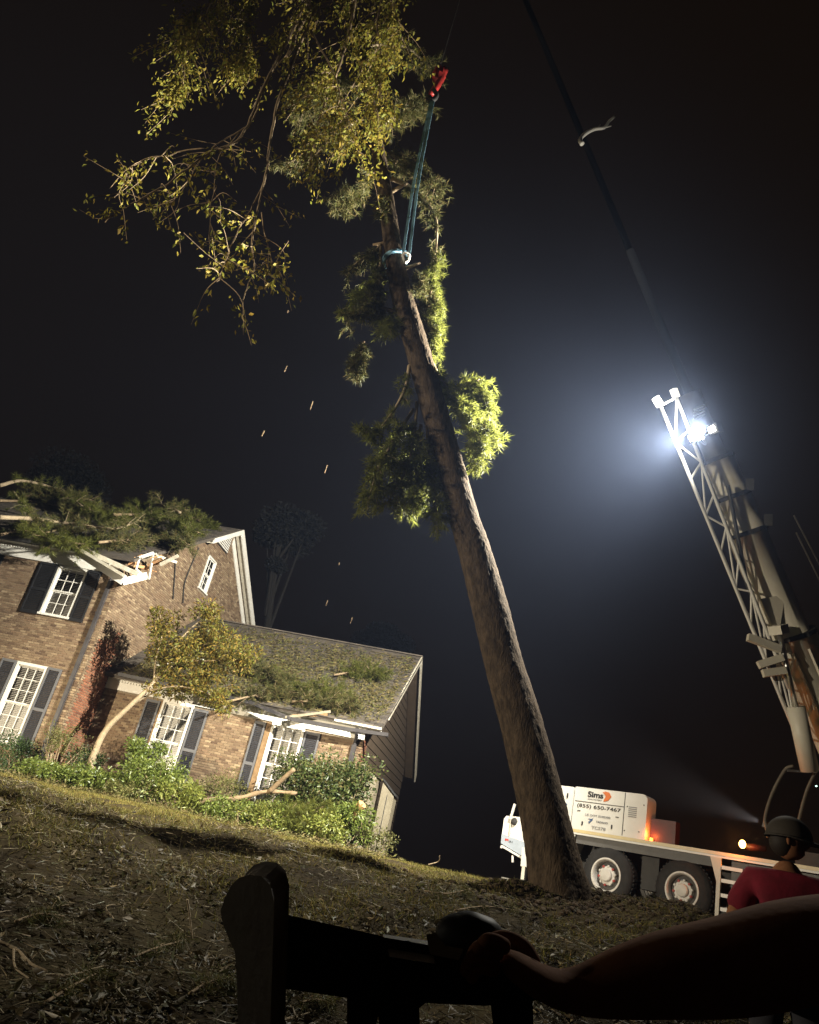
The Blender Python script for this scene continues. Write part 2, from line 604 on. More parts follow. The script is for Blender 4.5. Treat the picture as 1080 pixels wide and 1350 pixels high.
def brickwork(T, x0, x1, z0, z1, holes, parent, top=None, mat='brick', rng=random, only=None):
    mb = MB(T)
    bl, bh = 0.215, 0.075
    row = 0
    z = z0
    while z < z1 - 0.02:
        x = x0 - (bl / 2 if row % 2 else 0)
        while x < x1:
            a, b = max(x, x0) + 0.006, min(x + bl, x1) - 0.006
            if b - a > 0.03:
                mx, mz = (a + b) / 2, z + bh / 2
                lim = z1 if top is None else top(mx)
                if z + bh < lim and (only is None or only(mx, mz)) and not any(h[0] - 0.01 < b and a < h[1] + 0.01 and h[2] - 0.01 < z + bh - 0.006 and z + 0.006 < h[3] + 0.01 for h in holes):
                    p = 0.010 + rng.random() * 0.007
                    zb, zt = z + 0.006, z + bh - 0.006
                    V = [(a, 0.01, zb), (b, 0.01, zb), (b, 0.01, zt), (a, 0.01, zt),
                         (a + .002, -p, zb + .002), (b - .002, -p, zb + .002), (b - .002, -p, zt - .002), (a + .002, -p, zt - .002)]
                    mb.raw(V, [(4, 5, 6, 7), (0, 1, 5, 4), (1, 2, 6, 5), (2, 3, 7, 6), (3, 0, 4, 7)])
            x += bl
        z += bh
        row += 1
    o = mb.build('brickwork', mat, parent)
    return tag(o, kind='stuff')


def window(T, x0, x1, z0, z1, parent, cols=3, rows=(2, 2), blinds=True, head=0.09, reveal='trim', split=None, closed=0.0):
    c = 0.075
    mb = MB(T)
    mb.box(x0, x0 + c, -0.05, 0.12, z0 + 0.07, z1 - head)
    mb.box(x1 - c, x1, -0.05, 0.12, z0 + 0.07, z1 - head)
    mb.box(x0, x1, -0.053, 0.12, z1 - head, z1)
    w = mb.build('window', 'trim', parent)
    MB(T).box(x0 - 0.04, x1 + 0.04, -0.085, 0.12, z0, z0 + 0.07).build('sill', 'trim', w)
    gx0, gx1, gz0, gz1 = x0 + c, x1 - c, z0 + 0.07, z1 - head
    mid = split or (gz0 + gz1) / 2
    mbs = MB(T)
    for (a, b, y) in ((gz0, mid, 0.055), (mid, gz1, 0.02)):
        mbs.box(gx0, gx0 + 0.035, y, y + 0.035, a, b)
        mbs.box(gx1 - 0.035, gx1, y, y + 0.035, a, b)
        mbs.box(gx0 + 0.035, gx1 - 0.035, y, y + 0.035, a, a + 0.04)
        mbs.box(gx0 + 0.035, gx1 - 0.035, y, y + 0.035, b - 0.04, b)
    mbs.build('sash', 'trim', w)
    for (a, b, y, nr) in ((gz0 + 0.04, mid - 0.04, 0.055, rows[0]), (mid + 0.04, gz1 - 0.04, 0.02, rows[1])):
        ix0, ix1 = gx0 + 0.035, gx1 - 0.035
        for i in range(1, cols):
            xm = ix0 + (ix1 - ix0) * i / cols
            MB(T).box(xm - 0.011, xm + 0.011, y + 0.004, y + 0.03, a, b).build('muntin', 'trim', w)
        for j in range(1, nr):
            zm = a + (b - a) * j / nr
            MB(T).box(ix0, ix1, y + 0.006, y + 0.028, zm - 0.011, zm + 0.011).build('muntin', 'trim', w)
        for i in range(cols):
            for j in range(nr):
                xa, xb = ix0 + (ix1 - ix0) * i / cols, ix0 + (ix1 - ix0) * (i + 1) / cols
                za, zb = a + (b - a) * j / nr, a + (b - a) * (j + 1) / nr
                MB(T).box(xa + .0112, xb - .0112, y + 0.014, y + 0.018, za + .0112, zb - .0112).build('pane', 'window_glass', w)
    if blinds:
        mb = MB(T)
        z = gz0 + 0.02
        while z < gz1 - 0.09:
            t = 0.046 if z < mid or closed > .5 else 0.026
            mb.hexa([(gx0 + .01, 0.115, z), (gx1 - .01, 0.115, z), (gx1 - .01, 0.150, z + t), (gx0 + .01, 0.150, z + t),
                     (gx0 + .01, 0.115, z + .004), (gx1 - .01, 0.115, z + .004), (gx1 - .01, 0.150, z + t + .004), (gx0 + .01, 0.150, z + t + .004)])
            z += 0.054
        mb.box(gx0 + .01, gx1 - .01, 0.10, 0.16, gz1 - 0.07, gz1 - 0.005)
        for i in range(1, 3):
            xm = gx0 + (gx1 - gx0) * i / 3
            mb.box(xm - 0.006, xm + 0.006, 0.108, 0.112, gz0 + .02, gz1 - .07)
        mb.build('blind', 'blind', w)
    MB(T).box(x0 + 0.01, x1 - 0.01, 0.21, 0.215, z0 + 0.01, z1 - 0.01).build('interior', 'interior', w)
    return w


def shutter(T, x0, x1, z0, z1, parent, edge='shutter_edge', lift=0.0, slat='shutter'):
    mb = MB(T)
    y0, y1 = -0.075 - lift, -0.03 - lift
    mb.box(x0, x0 + 0.06, y0, y1, z0, z1)
    mb.box(x1 - 0.06, x1, y0, y1, z0, z1)
    zm = z0 + (z1 - z0) * 0.47
    for a, b in ((z0, z0 + 0.10), (zm - 0.045, zm + 0.045), (z1 - 0.08, z1)):
        mb.box(x0 + 0.06, x1 - 0.06, y0, y1, a, b)
    s = mb.build('shutter', edge, parent)
    for a, b in ((z0 + .10, zm - .045), (zm + .045, z1 - .08)):
        n = int((b - a) / 0.055)
        for i in range(n):
            z = a + (b - a) * (i + 0.5) / n
            h = (b - a) / n
            MB(T).hexa([(x0 + .058, y0 + .008, z - h * .55), (x1 - .058, y0 + .008, z - h * .55), (x1 - .058, y1 - .01, z + h * .35), (x0 + .058, y1 - .01, z + h * .35),
                        (x0 + .058, y0 + .016, z - h * .55), (x1 - .058, y0 + .016, z - h * .55), (x1 - .058, y1 - .002, z + h * .35), (x0 + .058, y1 - .002, z + h * .35)]).build('slat', slat, s)
    return s


BASE = -0.95
# --- main front
mh = [(-2.32, -1.22, 4.24, 6.02), (-2.32, -1.22, 0.10, 2.62), (-6.1, -5.0, 4.24, 6.02), (-6.1, -5.0, 0.10, 2.62)]
wall = wall_cells(TH, -11, 0, BASE, 6.5, mh, 'wall', 'mortar', house)
brickwork(TH, -6.6, 0.0, BASE, 6.03, mh, wall)
for (a, b, c, d) in mh:
    up = c > 3
    window(TH, a, b, c, d, house, cols=3, rows=(2, 2) if up else (3, 3), head=0.09)
    shutter(TH, a - 0.70 if up else a - 0.56, a - 0.03, c - 0.03 if up else c, d, house, edge='shutter_black' if up else 'shutter_edge', slat='shutter_black' if up else 'shutter')
    shutter(TH, b + 0.03, b + 0.52, c - 0.03 if up else c, d, house, edge='shutter_black' if up else 'shutter_edge', slat='shutter_black' if up else 'shutter')
# frieze with dentils
fr = MB(TH).box(-11, -0.55, -0.06, 0.0, 6.04, 6.52).build('frieze', 'trim', house)
mb = MB(TH)
x = -6.6
while x < -0.6:
    mb.box(x, x + 0.05, -0.10, -0.058, 6.36, 6.43)
    x += 0.105
tag(mb.build('dentil', 'trim', fr), kind='stuff')
MB(TH).box(-11, -1.15, -0.305, -0.062, 6.49, 6.53).build('soffit', 'trim', house)
mb = MB(TH)
mb.prism([(0, 0)], 0, 0) if False else None
mb.box(-11, -1.2, -0.43, -0.31, 6.50, 6.63)
mb.build('gutter', 'crane_dark', house)  # gutter colour darkened to paint in the shadowed roof edge
# --- main gable
RIDGE_Y, RIDGE_Z = 7.4, 11.25


def main_roof(y):
    return 6.62 + (RIDGE_Z - 6.62) * (y / RIDGE_Y) if y <= RIDGE_Y else RIDGE_Z - (RIDGE_Z - 6.62) * ((y - RIDGE_Y) / RIDGE_Y)


gwin = (5.75, 6.62, 7.75, 9.25)
gw = MB(TG)
# gable backing wall in vertical strips under the roof line, skipping the window
ys = sorted([0.0, 14.8, gwin[0], gwin[1]] + [i * 0.4 for i in range(1, 37)])
for a, b in zip(ys, ys[1:]):
    if b - a < 1e-6:
        continue
    za, zb = main_roof(a) - 0.12, main_roof(b) - 0.12
    def strip(z0, z1a, z1b, a=a, b=b):
        gw.hexa([(a, 0, z0), (b, 0, z0), (b, .2, z0), (a, .2, z0), (a, 0, z1a), (b, 0, z1b), (b, .2, z1b), (a, .2, z1a)])
    if gwin[0] - .01 <= a and b <= gwin[1] + .01:
        strip(BASE, gwin[2], gwin[2])
        gw.hexa([(a, 0, gwin[3]), (b, 0, gwin[3]), (b, .2, gwin[3]), (a, .2, gwin[3]), (a, 0, za), (b, 0, zb), (b, .2, zb), (a, .2, za)])
    else:
        strip(BASE, za, zb)
gwall = gw.build('wall', 'mortar', house)
tg = lambda y: main_roof(y) - 0.16
# low front of the gable coloured redder to paint in its shade
def shaded_brick(y, z):
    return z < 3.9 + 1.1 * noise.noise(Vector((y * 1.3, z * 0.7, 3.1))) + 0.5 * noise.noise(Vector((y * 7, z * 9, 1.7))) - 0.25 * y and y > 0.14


brickwork(TG, 0.0, 14.6, BASE, 11.2, [gwin], gwall, top=tg, only=lambda y, z: not shaded_brick(y, z))
o = brickwork(TG, 0.0, 1.6, BASE, 5.0, [], gwall, mat='red_brick', only=shaded_brick)
tag(o, label='brick coloured redder for the shade at the foot of the gable wall')
window(TG, gwin[0], gwin[1], gwin[2], gwin[3], house, cols=2, rows=(2, 2), blinds=False, head=0.06)
# louvred panel under the peak
lv = MB(TG).prism([(6.0, 9.95), (7.25, 9.95), (7.25, 10.95), (7.15, 10.95)], -0.05, -0.02).build('gable_louvre', 'interior', house)
for i in range(9):
    z = 10.0 + i * 0.10
    a = 6.05 + (z - 9.95) * 1.08
    if a < 7.18:
        MB(TG).box(a, 7.22, -0.085, -0.05, z, z + 0.055).build('slat', 'trim', lv)
# rake boards (barge boards and frieze boards) of the main gable
mb = MB(TG)
def rake(mb, y0, y1, x_out0, x_out1, dz0, dz1, roof):
    za, zb = roof(y0), roof(y1)
    mb.hexa([(y0, -x_out1, za + dz0), (y1, -x_out1, zb + dz0), (y1, -x_out0, zb + dz0), (y0, -x_out0, za + dz0),
             (y0, -x_out1, za + dz1), (y1, -x_out1, zb + dz1), (y1, -x_out0, zb + dz1), (y0, -x_out0, za + dz1)])
rake(mb, RIDGE_Y, 13.2, 0.36, 0.42, -0.32, 0.03, main_roof)
rake(mb, 4.9, RIDGE_Y, 0.36, 0.42, -0.20, 0.03, main_roof)
mb.build('barge_board', 'trim', house)
mb = MB(TG)
rake(mb, RIDGE_Y + 0.1, 13.0, 0.018, 0.06, -0.66, -0.34, main_roof)
mb.build('rake_frieze', 'trim', house)
mb = MB(TG)
rake(mb, RIDGE_Y, 13.0, 0.06, 0.36, -0.20, -0.16, main_roof)
rake(mb, 4.9, RIDGE_Y, 0.02, 0.36, -0.20, -0.16, main_roof)
mb.build('rake_soffit', 'trim_dirty', house)


def roof_slope(T, x0, x1, y0, z0, y1, z1, parent, skip=None, course=0.16):
    L = math.hypot(y1 - y0, z1 - z0)
    d = np.array([0, (y1 - y0) / L, (z1 - z0) / L])
    nrm = np.array([0, -d[2], d[1]]) * (1 if d[1] > 0 else -1)
    deck = MB(T)
    a = np.array([0, y0, z0])
    b = np.array([0, y1, z1])
    deck.hexa([(x0, *(a - nrm * .1)[1:]), (x1, *(a - nrm * .1)[1:]), (x1, *(b - nrm * .1)[1:]), (x0, *(b - nrm * .1)[1:]),
               (x0, *a[1:]), (x1, *a[1:]), (x1, *b[1:]), (x0, *b[1:])])
    dk = deck.build('roof', 'shingle', parent)
    mb = MB(T)
    n = int(L / course)
    for i in range(n):
        x = x0 - random.random() * 0.3
        while x < x1:
            w = 0.30
            xa, xb = max(x, x0) + .004, min(x + w, x1) - .004
            if xb - xa > 0.03 and not (skip and skip((xa + xb) / 2, i / n)):
                p = a + d * (i * course - 0.02)
                q = a + d * min(i * course + course * 1.05, L)
                h = 0.016 + random.random() * 0.006
                V = [(xa, *(p + nrm * .002)[1:]), (xb, *(p + nrm * .002)[1:]), (xb, *(p + nrm * h)[1:]), (xa, *(p + nrm * h)[1:]),
                     (xa, *(q + nrm * .004)[1:]), (xb, *(q + nrm * .004)[1:])]
                mb.raw(V, [(0, 1, 2, 3), (3, 2, 5, 4), (0, 3, 4), (1, 5, 2)])
            x += w
    tag(mb.build('shingles', 'shingle_tab', dk), kind='stuff')
    return dk


roof_slope(TH, -11, 0.40, -0.30, 6.58, RIDGE_Y, RIDGE_Z + 0.04, house, skip=lambda x, t: x > -1.6 and t < 0.16 + 0.05 * math.sin(9 * x))
roof_slope(TH, -11, 0.40, 15.1, 6.34, RIDGE_Y, RIDGE_Z + 0.04, house)
# downpipe at the main corner
mb = MB(TH)
mb.box(-0.30, -0.19, -0.13, -0.03, BASE, 5.75)
mb.tube([hl(hw(-0.245, -0.08, 5.72)), (-0.245, -0.16, 5.95), (-0.35, -0.34, 6.2)], 0.05, 6)
dp = mb.build('downpipe', 'gutter_dark', house)
for z in (0.4, 2.4, 4.6):
    MB(TH).box(-0.32, -0.17, -0.14, -0.015, z, z + 0.05).build('bracket', 'gutter_dark', dp)

# --- broken cornice at the corner, hanging away
def hp(px, py, Y):
    """pixel to a point in the house frame at local depth Y"""
    return hl(on_plane(px, py, hw(0, Y, 0), HY))


def hboard(name, a, b, w, h, mat, parent=house, up=(0, 0, 1)):
    return MB(TH).bar(a, b, w, h, up).build(name, mat, parent)


hboard('hanging_fascia', hp(101, 727, -0.45), hp(162, 767, -0.55), 0.05, 0.22, 'trim')
hboard('hanging_gutter', hp(108, 726, -0.62), hp(165, 760, -0.72), 0.13, 0.10, 'trim_dirty')
hboard('cornice_return', hp(161, 767, -0.5), hp(193, 759, 0.2), 0.10, 0.24, 'trim')
hboard('cornice_trim', hp(179, 752, -0.1), hp(184, 735, 0.1), 0.06, 0.12, 'trim')
hboard('cornice_trim', hp(182, 736, 0.1), hp(203, 729, 0.3), 0.06, 0.10, 'trim')
hboard('cornice_trim', hp(202, 729, 0.3), hp(196, 764, 0.2), 0.05, 0.07, 'trim')
hboard('cornice_trim', hp(180, 752, -0.1), hp(191, 760, 0.1), 0.06, 0.10, 'trim_dirty')
hboard('hanging_fascia', hp(120, 729, -0.3), hp(182, 757, -0.2), 0.03, 0.16, 'trim_dirty')
for i in range(22):
    px, py = random.uniform(132, 232), 0
    py = 748 - (px - 140) * 0.09 + random.uniform(-9, 8)
    a = hp(px, py, random.uniform(0.1, 0.6))
    L = random.uniform(0.25, 0.8)
    d = unit([random.uniform(0.2, 1), random.uniform(-0.5, 0.6), random.uniform(-0.25, 0.5)])
    hboard('splintered_board', a, a + d * L, random.uniform(.03, .08), random.uniform(.02, .10), random.choice(['split_wood', 'split_wood', 'trim_dirty']))
# black cables dangling over the gable
for pts in ([(232, 728), (230, 760), (228, 790)], [(262, 722), (250, 750), (243, 770), (241, 795)]):
    mb = MB(TG)
    P = [np.array([q[1], -0.06 - 0.0, q[2]]) for q in [hl(on_plane(px, py, hw(0.05, 0, 0), HX)) for px, py in pts]]
    mb.tube(smooth_line(P, 5), 0.022, 5)
    mb.build('hanging_cable', 'crane_dark', house)

# --- wing
wh = [(2.20, 3.30, 0.0, 2.56), (6.05, 7.15, 0.0, 2.56)]
wwall = wall_cells(TW, 0, 9.1, BASE, 2.9, wh, 'wall', 'mortar', house)
brickwork(TW, 0.02, 9.1, BASE, 2.55, wh, wwall)
for i, (a, b, c, d) in enumerate(wh):
    window(TW, a, b, c, d, house, cols=3, rows=(3, 3), head=0.08, closed=0.8)
    shutter(TW, b + 0.04, b + 0.54, c, d - 0.08, house)
    shutter(TW, a - 0.58, a - 0.2 if i else a - 0.08, c, d - 0.08, house)
    MB(TW).box(a - 0.19 if i else a - 0.075, a - 0.003, -0.03, 0.0, c, d - 0.04).build('window_reveal', 'wood_reveal', house)
wf = MB(TW).box(0.0, 9.1, -0.05, 0.0, 2.56, 2.93).build('frieze', 'trim', house)
mb = MB(TW)
x = 0.3
while x < 5.6:
    mb.box(x, x + 0.05, -0.085, -0.048, 2.82, 2.88)
    x += 0.105
tag(mb.build('dentil', 'trim', wf), kind='stuff')
MB(TW).box(0.3, 9.6, -0.34, -0.052, 2.90, 2.94).build('soffit', 'trim', house)
WR_Y, WR_Z = 6.87, 6.85


def wing_roof(y):
    return 2.98 + (WR_Z - 2.98) * ((y - 1.25) / (WR_Y - 1.25)) if y <= WR_Y else WR_Z - (WR_Z - 2.98) * ((y - WR_Y) / (WR_Y - 1.25))


roof_slope(TH, 0.02, 9.65, 1.2, 2.98, WR_Y, WR_Z, house)
roof_slope(TH, 0.02, 9.65, 12.54, 2.98, WR_Y, WR_Z, house)
MB(TH).box(0.02, 9.65, WR_Y - 0.12, WR_Y + 0.12, WR_Z - 0.01, WR_Z + 0.035).build('ridge_cap', 'shingle', house)
# sagging wing gutter, three bent lengths
g = [hp(157, 889, 1.15), hp(330, 926, 1.1), hp(384, 948, 1.0), hp(455, 961, 1.05), hp(512, 969, 1.1)]
for a, b, m in zip(g, g[1:], ('gutter_dark', 'gutter_dark', 'gutter_dark', 'gutter_dark')):
    hboard('gutter', a, b, 0.13, 0.11, m)
hboard('torn_fascia', hp(376, 946, 0.95), hp(436, 938, 1.3), 0.04, 0.08, 'cabinet')
hboard('torn_fascia', hp(441, 949, 0.9), hp(503, 961, 0.95), 0.03, 0.07, 'trim_dirty')
hboard('torn_fascia', hp(385, 944, 1.2), hp(432, 942, 1.25), 0.04, 0.10, 'wood_reveal')
# bent piece of white gutter lying on the wing roof among the branches
hboard('loose_gutter', hp(206, 878, 1.6), hp(232, 874, 1.5), 0.09, 0.05, 'trim')
hboard('loose_gutter', hp(236, 861, 2.0), hp(268, 870, 1.9), 0.12, 0.05, 'trim')
# wing corner downpipe and red brick return
mb = MB(TW)
mb.box(8.78, 8.92, -0.14, -0.02, BASE, 2.35)
mb.tube([(8.85, -0.08, 2.33), (8.87, -0.12, 2.55), (8.85, -0.26, 2.86)], 0.06, 7)
mb.build('downpipe', 'gutter_dark', house)
# wing gable end
gwb = MB(TWG)
ys = [WING_Y + i * 0.35 for i in range(0, 31)] + [12.14]
for a, b in zip(ys, ys[1:]):
    za, zb = wing_roof(a) - 0.14, wing_roof(b) - 0.14
    gwb.hexa([(a, 0, BASE), (b, 0, BASE), (b, .2, BASE), (a, .2, BASE), (a, 0, za), (b, 0, zb), (b, .2, zb), (a, .2, za)])
wgw = gwb.build('wall', 'siding', house)
brickwork(TWG, WING_Y + 0.01, WING_Y + 0.62, BASE, 2.6, [], wgw, mat='red_brick')
for i in range(26):                                     # clapboards on the gable end, dark to paint in its shade
    z = BASE + 0.1 + i * 0.28
    y1 = WR_Y + (WR_Z - 0.3 - z) / ((WR_Z - 2.98) / (WR_Y - 1.25))
    y0 = max(WING_Y + 0.66, WR_Y - (y1 - WR_Y))
    y1 = min(y1, 12.1)
    if y1 - y0 > 0.3:
        MB(TWG).hexa([(y0, -.028, z), (y1, -.028, z), (y1, -.002, z), (y0, -.002, z), (y0, -.008, z + .27), (y1, -.008, z + .27), (y1, -.002, z + .27), (y0, -.002, z + .27)]).build('clapboard', 'siding', wgw)
mb = MB(TWG)
rake(mb, 2.2, WR_Y, 0.50, 0.55, -0.22, 0.03, wing_roof)
rake(mb, WR_Y, 12.5, 0.50, 0.55, -0.30, 0.03, wing_roof)
mb.build('barge_board', 'trim_dirty', house)
mb = MB(TWG)
rake(mb, 2.2, WR_Y, 0.03, 0.50, -0.17, -0.13, wing_roof)
rake(mb, WR_Y, 12.5, 0.03, 0.50, -0.17, -0.13, wing_roof)
mb.build('rake_soffit', 'siding', house)
# tall pale cabinets with sloping lids at the foot of the wing gable
for i, (x_, y, h, w, d_) in enumerate(((9.22, 1.45, 2.42, 0.56, 0.9), (9.93, 1.9, 2.02, 0.42, 0.7))):
    Tc = shift(TH, x_, y, -0.85)
    c = thing('garden_cabinet', ('tall beige cabinet with a brown sloping lid at the near corner of the wing' if i == 0 else 'smaller pale cabinet standing right of the beige one in the dark'), 'cabinet', T=Tc)
    MB(Tc).prism([(0.0, 0), (w, 0), (w, h), (0.0, h + 0.36)], 0, d_).build('body', 'cabinet', c)
    MB(Tc).hexa([(-.04, -.05, h + .40), (w + .05, -.05, h - .02), (w + .05, d_ + .03, h - .02), (-.04, d_ + .03, h + .40), (-.04, -.05, h + .44), (w + .05, -.05, h + .02), (w + .05, d_ + .03, h + .02), (-.04, d_ + .03, h + .44)]).build('lid', 'siding' if i == 0 else 'crane_dark', c)
    MB(Tc).box(w * .48, w * .52, -.012, 0.0, 0.1, h - .02).build('door_gap', 'seam', c)


# ------------------------------------------------------------------ vegetation builders
def bough(name, label, cat, base_pts, r0, r1, ntuft, spread, parent=None, group=None, mat='needle', bark='bark_limb', k=24, L=0.2, W=0.013, side=None, droop=0.0,
          twig_r=0.012, tip_bias=1.0, seed=1):
    """a limb with side twigs carrying needle tufts"""
    rng = np.random.default_rng(seed)
    pts = smooth_line(base_pts, 6)
    root = parent or thing(name, label, cat, loc=pts[0], group=group)
    holder = root
    mb = MB()
    mb.tube(pts, np.linspace(r0, r1, len(pts)), 7)
    C, A = [], []
    seg = len(pts)
    for i in range(ntuft):
        t = rng.uniform(0.15, 1) ** (1 / tip_bias)
        idx = min(int(t * (seg - 1)), seg - 2)
        p = pts[idx] + (pts[idx + 1] - pts[idx]) * rng.random()
        ax = unit(pts[idx + 1] - pts[idx])
        d = unit(rng.normal(size=3) * (1, 0.8, 0.7) + ax * 0.7 + np.array([0, 0, -droop]))
        if side is not None:
            d = unit(d + np.asarray(side) * 1.0)
        ln = spread * rng.uniform(0.35, 1.0)
        e = p + d * ln + np.array([0, 0, -droop * ln * 0.4])
        m = p + d * ln * 0.5 + np.array([0, 0, 0.05 * ln])
        if i % 2 == 0:
            mb.tube([p, m, e], [twig_r, twig_r * .7, twig_r * .4], 4, caps=False)
        for q in range(3):
            C.append(e + rng.normal(size=3) * 0.10 * spread - d * ln * 0.28 * q)
            A.append(d + rng.normal(size=3) * 0.5 + np.array([0, 0, -droop]))
    mb.build('limb' if parent is None else 'branch', bark, holder, smooth=True)
    nb = MB()
    tufts(nb, C, A, k, L, W, 0.8, rng)
    nb.build('needles' if parent is None else 'needle_spray', mat, holder)
    return root


def leaf_cloud(mb, centres, radii, n, L, W, rng, flat=1.0, D=None):
    centres = np.asarray(centres, float)
    idx = rng.integers(0, len(centres), n)
    dirs = norm_rows(rng.normal(size=(n, 3)))
    rr = np.asarray(radii)[idx][:, None] * rng.uniform(0.35, 1.0, (n, 1))
    P = centres[idx] + dirs * rr * np.array([1, 1, flat])
    DD = dirs + rng.normal(size=(n, 3)) * 0.7 + (np.array([0, 0, -0.1]) if D is None else D)
    leaves(mb, P, DD, L * rng.uniform(0.6, 1.25, n), W * rng.uniform(0.7, 1.2, n), 0.2, rng)


def shrub(name, label, loc, h, w, mat, n, L, Wd, seed, cat='shrub', group=None, stems=7, stemmat='bark_limb', flat=0.9, lean=(0, 0), low=0.15, dense=8):
    rng = np.random.default_rng(seed)
    loc = np.asarray(loc, float)
    r = thing(name, label, cat, loc=loc, group=group)
    mb = MB()
    tips, rad = [], []
    for i in range(stems):
        a = rng.uniform(0, 2 * math.pi)
        rr = w * 0.42 * math.sqrt(rng.random())
        e = loc + np.array([math.cos(a) * rr + lean[0] * h, math.sin(a) * rr + lean[1] * h, h * rng.uniform(0.55, 0.95)])
        m = loc + (e - loc) * 0.5 + rng.normal(size=3) * 0.06 * w
        mb.tube(smooth_line([loc + np.array([0, 0, -.05]), m, e], 4), np.linspace(0.022, 0.006, 9), 5)
        tips.append(e)
        rad.append(w * rng.uniform(0.14, 0.26))
    mb.build('stem', stemmat, r)
    for i in range(dense):
        a = rng.uniform(0, 2 * math.pi)
        rr = w * 0.40 * math.sqrt(rng.random())
        tips.append(loc + np.array([math.cos(a) * rr + lean[0] * h * .6, math.sin(a) * rr, h * rng.uniform(low, 0.8)]))
        rad.append(w * rng.uniform(0.14, 0.28))
    lb = MB()
    leaf_cloud(lb, tips, rad, n, L, Wd, rng, flat)
    lb.build('foliage', mat, r)
    return r


def yard(px, py, Yl):
    """a pixel at a house-frame depth, dropped to the ground"""
    p = on_plane(px, py, hw(0, Yl, 0), HY)
    return np.array([p[0], p[1], float(gz(p[0], p[1]))])


# ------------------------------------------------------------------ planting along the house front
def hp_w(px, py, Yl):
    return on_plane(px, py, hw(0, Yl, 0), HY)


def px_height(px, py_top, py_base, Yl):
    return hp_w(px, py_top, Yl)[2] - hp_w(px, py_base, Yl)[2]


SH = [
    # name, label, px, base py, depth Yl, height, width, mat, leaves, L, W, stems
    ('evergreen_shrub', 'dark evergreen shrub at the left edge below the lower window', 8, 1030, -0.8, 1.35, 1.9, 'leaf_deep', 2600, .07, .035, 6),
    ('azalea_bush', 'leggy azalea with bare tan stems and tufted top left of the downpipe', 70, 1022, -0.7, 1.75, 1.5, 'leaf_olive', 900, .07, .035, 12),
    ('low_plant', 'bright green low plant at the bed edge under the leggy azalea', 40, 1040, -1.7, 0.55, 1.2, 'leaf_green', 1100, .09, .045, 6),
    ('low_plant', 'bright green low plant right of the azalea stems', 78, 1043, -1.7, 0.5, 1.0, 'leaf_green', 900, .09, .045, 6),
    ('evergreen_shrub', 'dark shrub in the shadowed corner behind the leaning tree', 110, 1010, -0.1, 1.3, 1.6, 'leaf_deep', 1600, .08, .04, 6),
    ('laurel_bush', 'tall glossy green bush standing left of the first wing window', 172, 1060, -0.3, 2.25, 1.35, 'leaf_green', 2300, .12, .05, 9),
    ('laurel_bush', 'wide bright green bush spreading below the first wing window', 195, 1075, -1.0, 1.15, 2.3, 'leaf_green', 2700, .12, .05, 9),
    ('laurel_bush', 'light green low bush between the leaning tree and the tall green bush', 140, 1060, -1.2, 0.75, 1.5, 'leaf_green', 1500, .11, .05, 8),
    ('hedge_bush', 'olive clipped bush between the two wing windows', 290, 1062, 0.2, 0.95, 1.7, 'leaf_olive', 2000, .07, .035, 6),
    ('holly_bush', 'large rounded dark green bush before the second wing window', 412, 1088, 0.3, 2.35, 2.5, 'leaf_holly', 5600, .085, .05, 10),
    ('laurel_bush', 'glossy bush with pale leaf tips at the right end of the bed', 452, 1104, -0.6, 0.9, 1.7, 'leaf_green', 1900, .11, .05, 8),
    ('hedge_bush', 'low yellowish bush at the near corner of the wing', 492, 1112, 0.0, 0.7, 1.3, 'leaf_olive', 1000, .08, .04, 6),
    ('low_plant', 'pale green sprawling plant in front of the fallen log', 300, 1098, -1.4, 0.5, 1.8, 'leaf_green', 1600, .09, .04, 6),
    ('low_plant', 'pale green ground plant between the log and the rounded bush', 372, 1100, -1.1, 0.65, 1.6, 'leaf_green', 1500, .09, .04, 6),
    ('low_plant', 'leafy green plant at the bed edge between the two bright low plants', 58, 1044, -2.0, 0.5, 1.1, 'leaf_green', 1000, .10, .045, 6),
    ('laurel_bush', 'bright leafy bush directly under the leaning tree trunk', 112, 1050, -1.3, 0.9, 1.3, 'leaf_green', 1500, .11, .05, 8),
    ('laurel_bush', 'yellow green bush between the wide bush and the log end', 232, 1078, -1.3, 0.9, 1.5, 'leaf_lime', 1700, .11, .05, 8),
    ('low_plant', 'lime green sprawling plant beside the stump', 425, 1108, -1.5, 0.6, 1.6, 'leaf_lime', 1500, .10, .045, 7),
    ('low_plant', 'lime green plant at the bed edge below the log middle', 335, 1105, -1.9, 0.5, 1.6, 'leaf_lime', 1400, .10, .045, 7),
    ('hedge_bush', 'olive bush at the foot of the tall glossy bush', 165, 1070, -1.7, 0.6, 1.4, 'leaf_olive', 1200, .08, .04, 6),
]
SHRUB_TOPS = [972, 952, 1012, 1018, 985, 970, 1005, 1022, 1018, 988, 1058, 1092, 1072, 1066, 1018, 1012, 1032, 1078, 1078, 1040]
for i, (nm, lab, px, py, Yl, h, w, m, n, L, W, st) in enumerate(SH):
    p = yard(px, py, Yl)
    h = max(0.5, hp_w(px, SHRUB_TOPS[i], Yl)[2] - p[2])
    n = int(n * 1.5)
    dn_ = 8
    if nm == 'holly_bush':
        n, st, dn_, w, L, W = 17000, 20, 44, 2.9, .11, .06
    shrub(nm, lab, p, h, w, m, n, L, W, 40 + i, stems=st, dense=dn_, low=0.55 if nm == 'azalea_bush' else 0.12, cat='plant' if nm == 'low_plant' else 'shrub', stemmat='bark_pale' if nm == 'azalea_bush' else 'bark_limb')

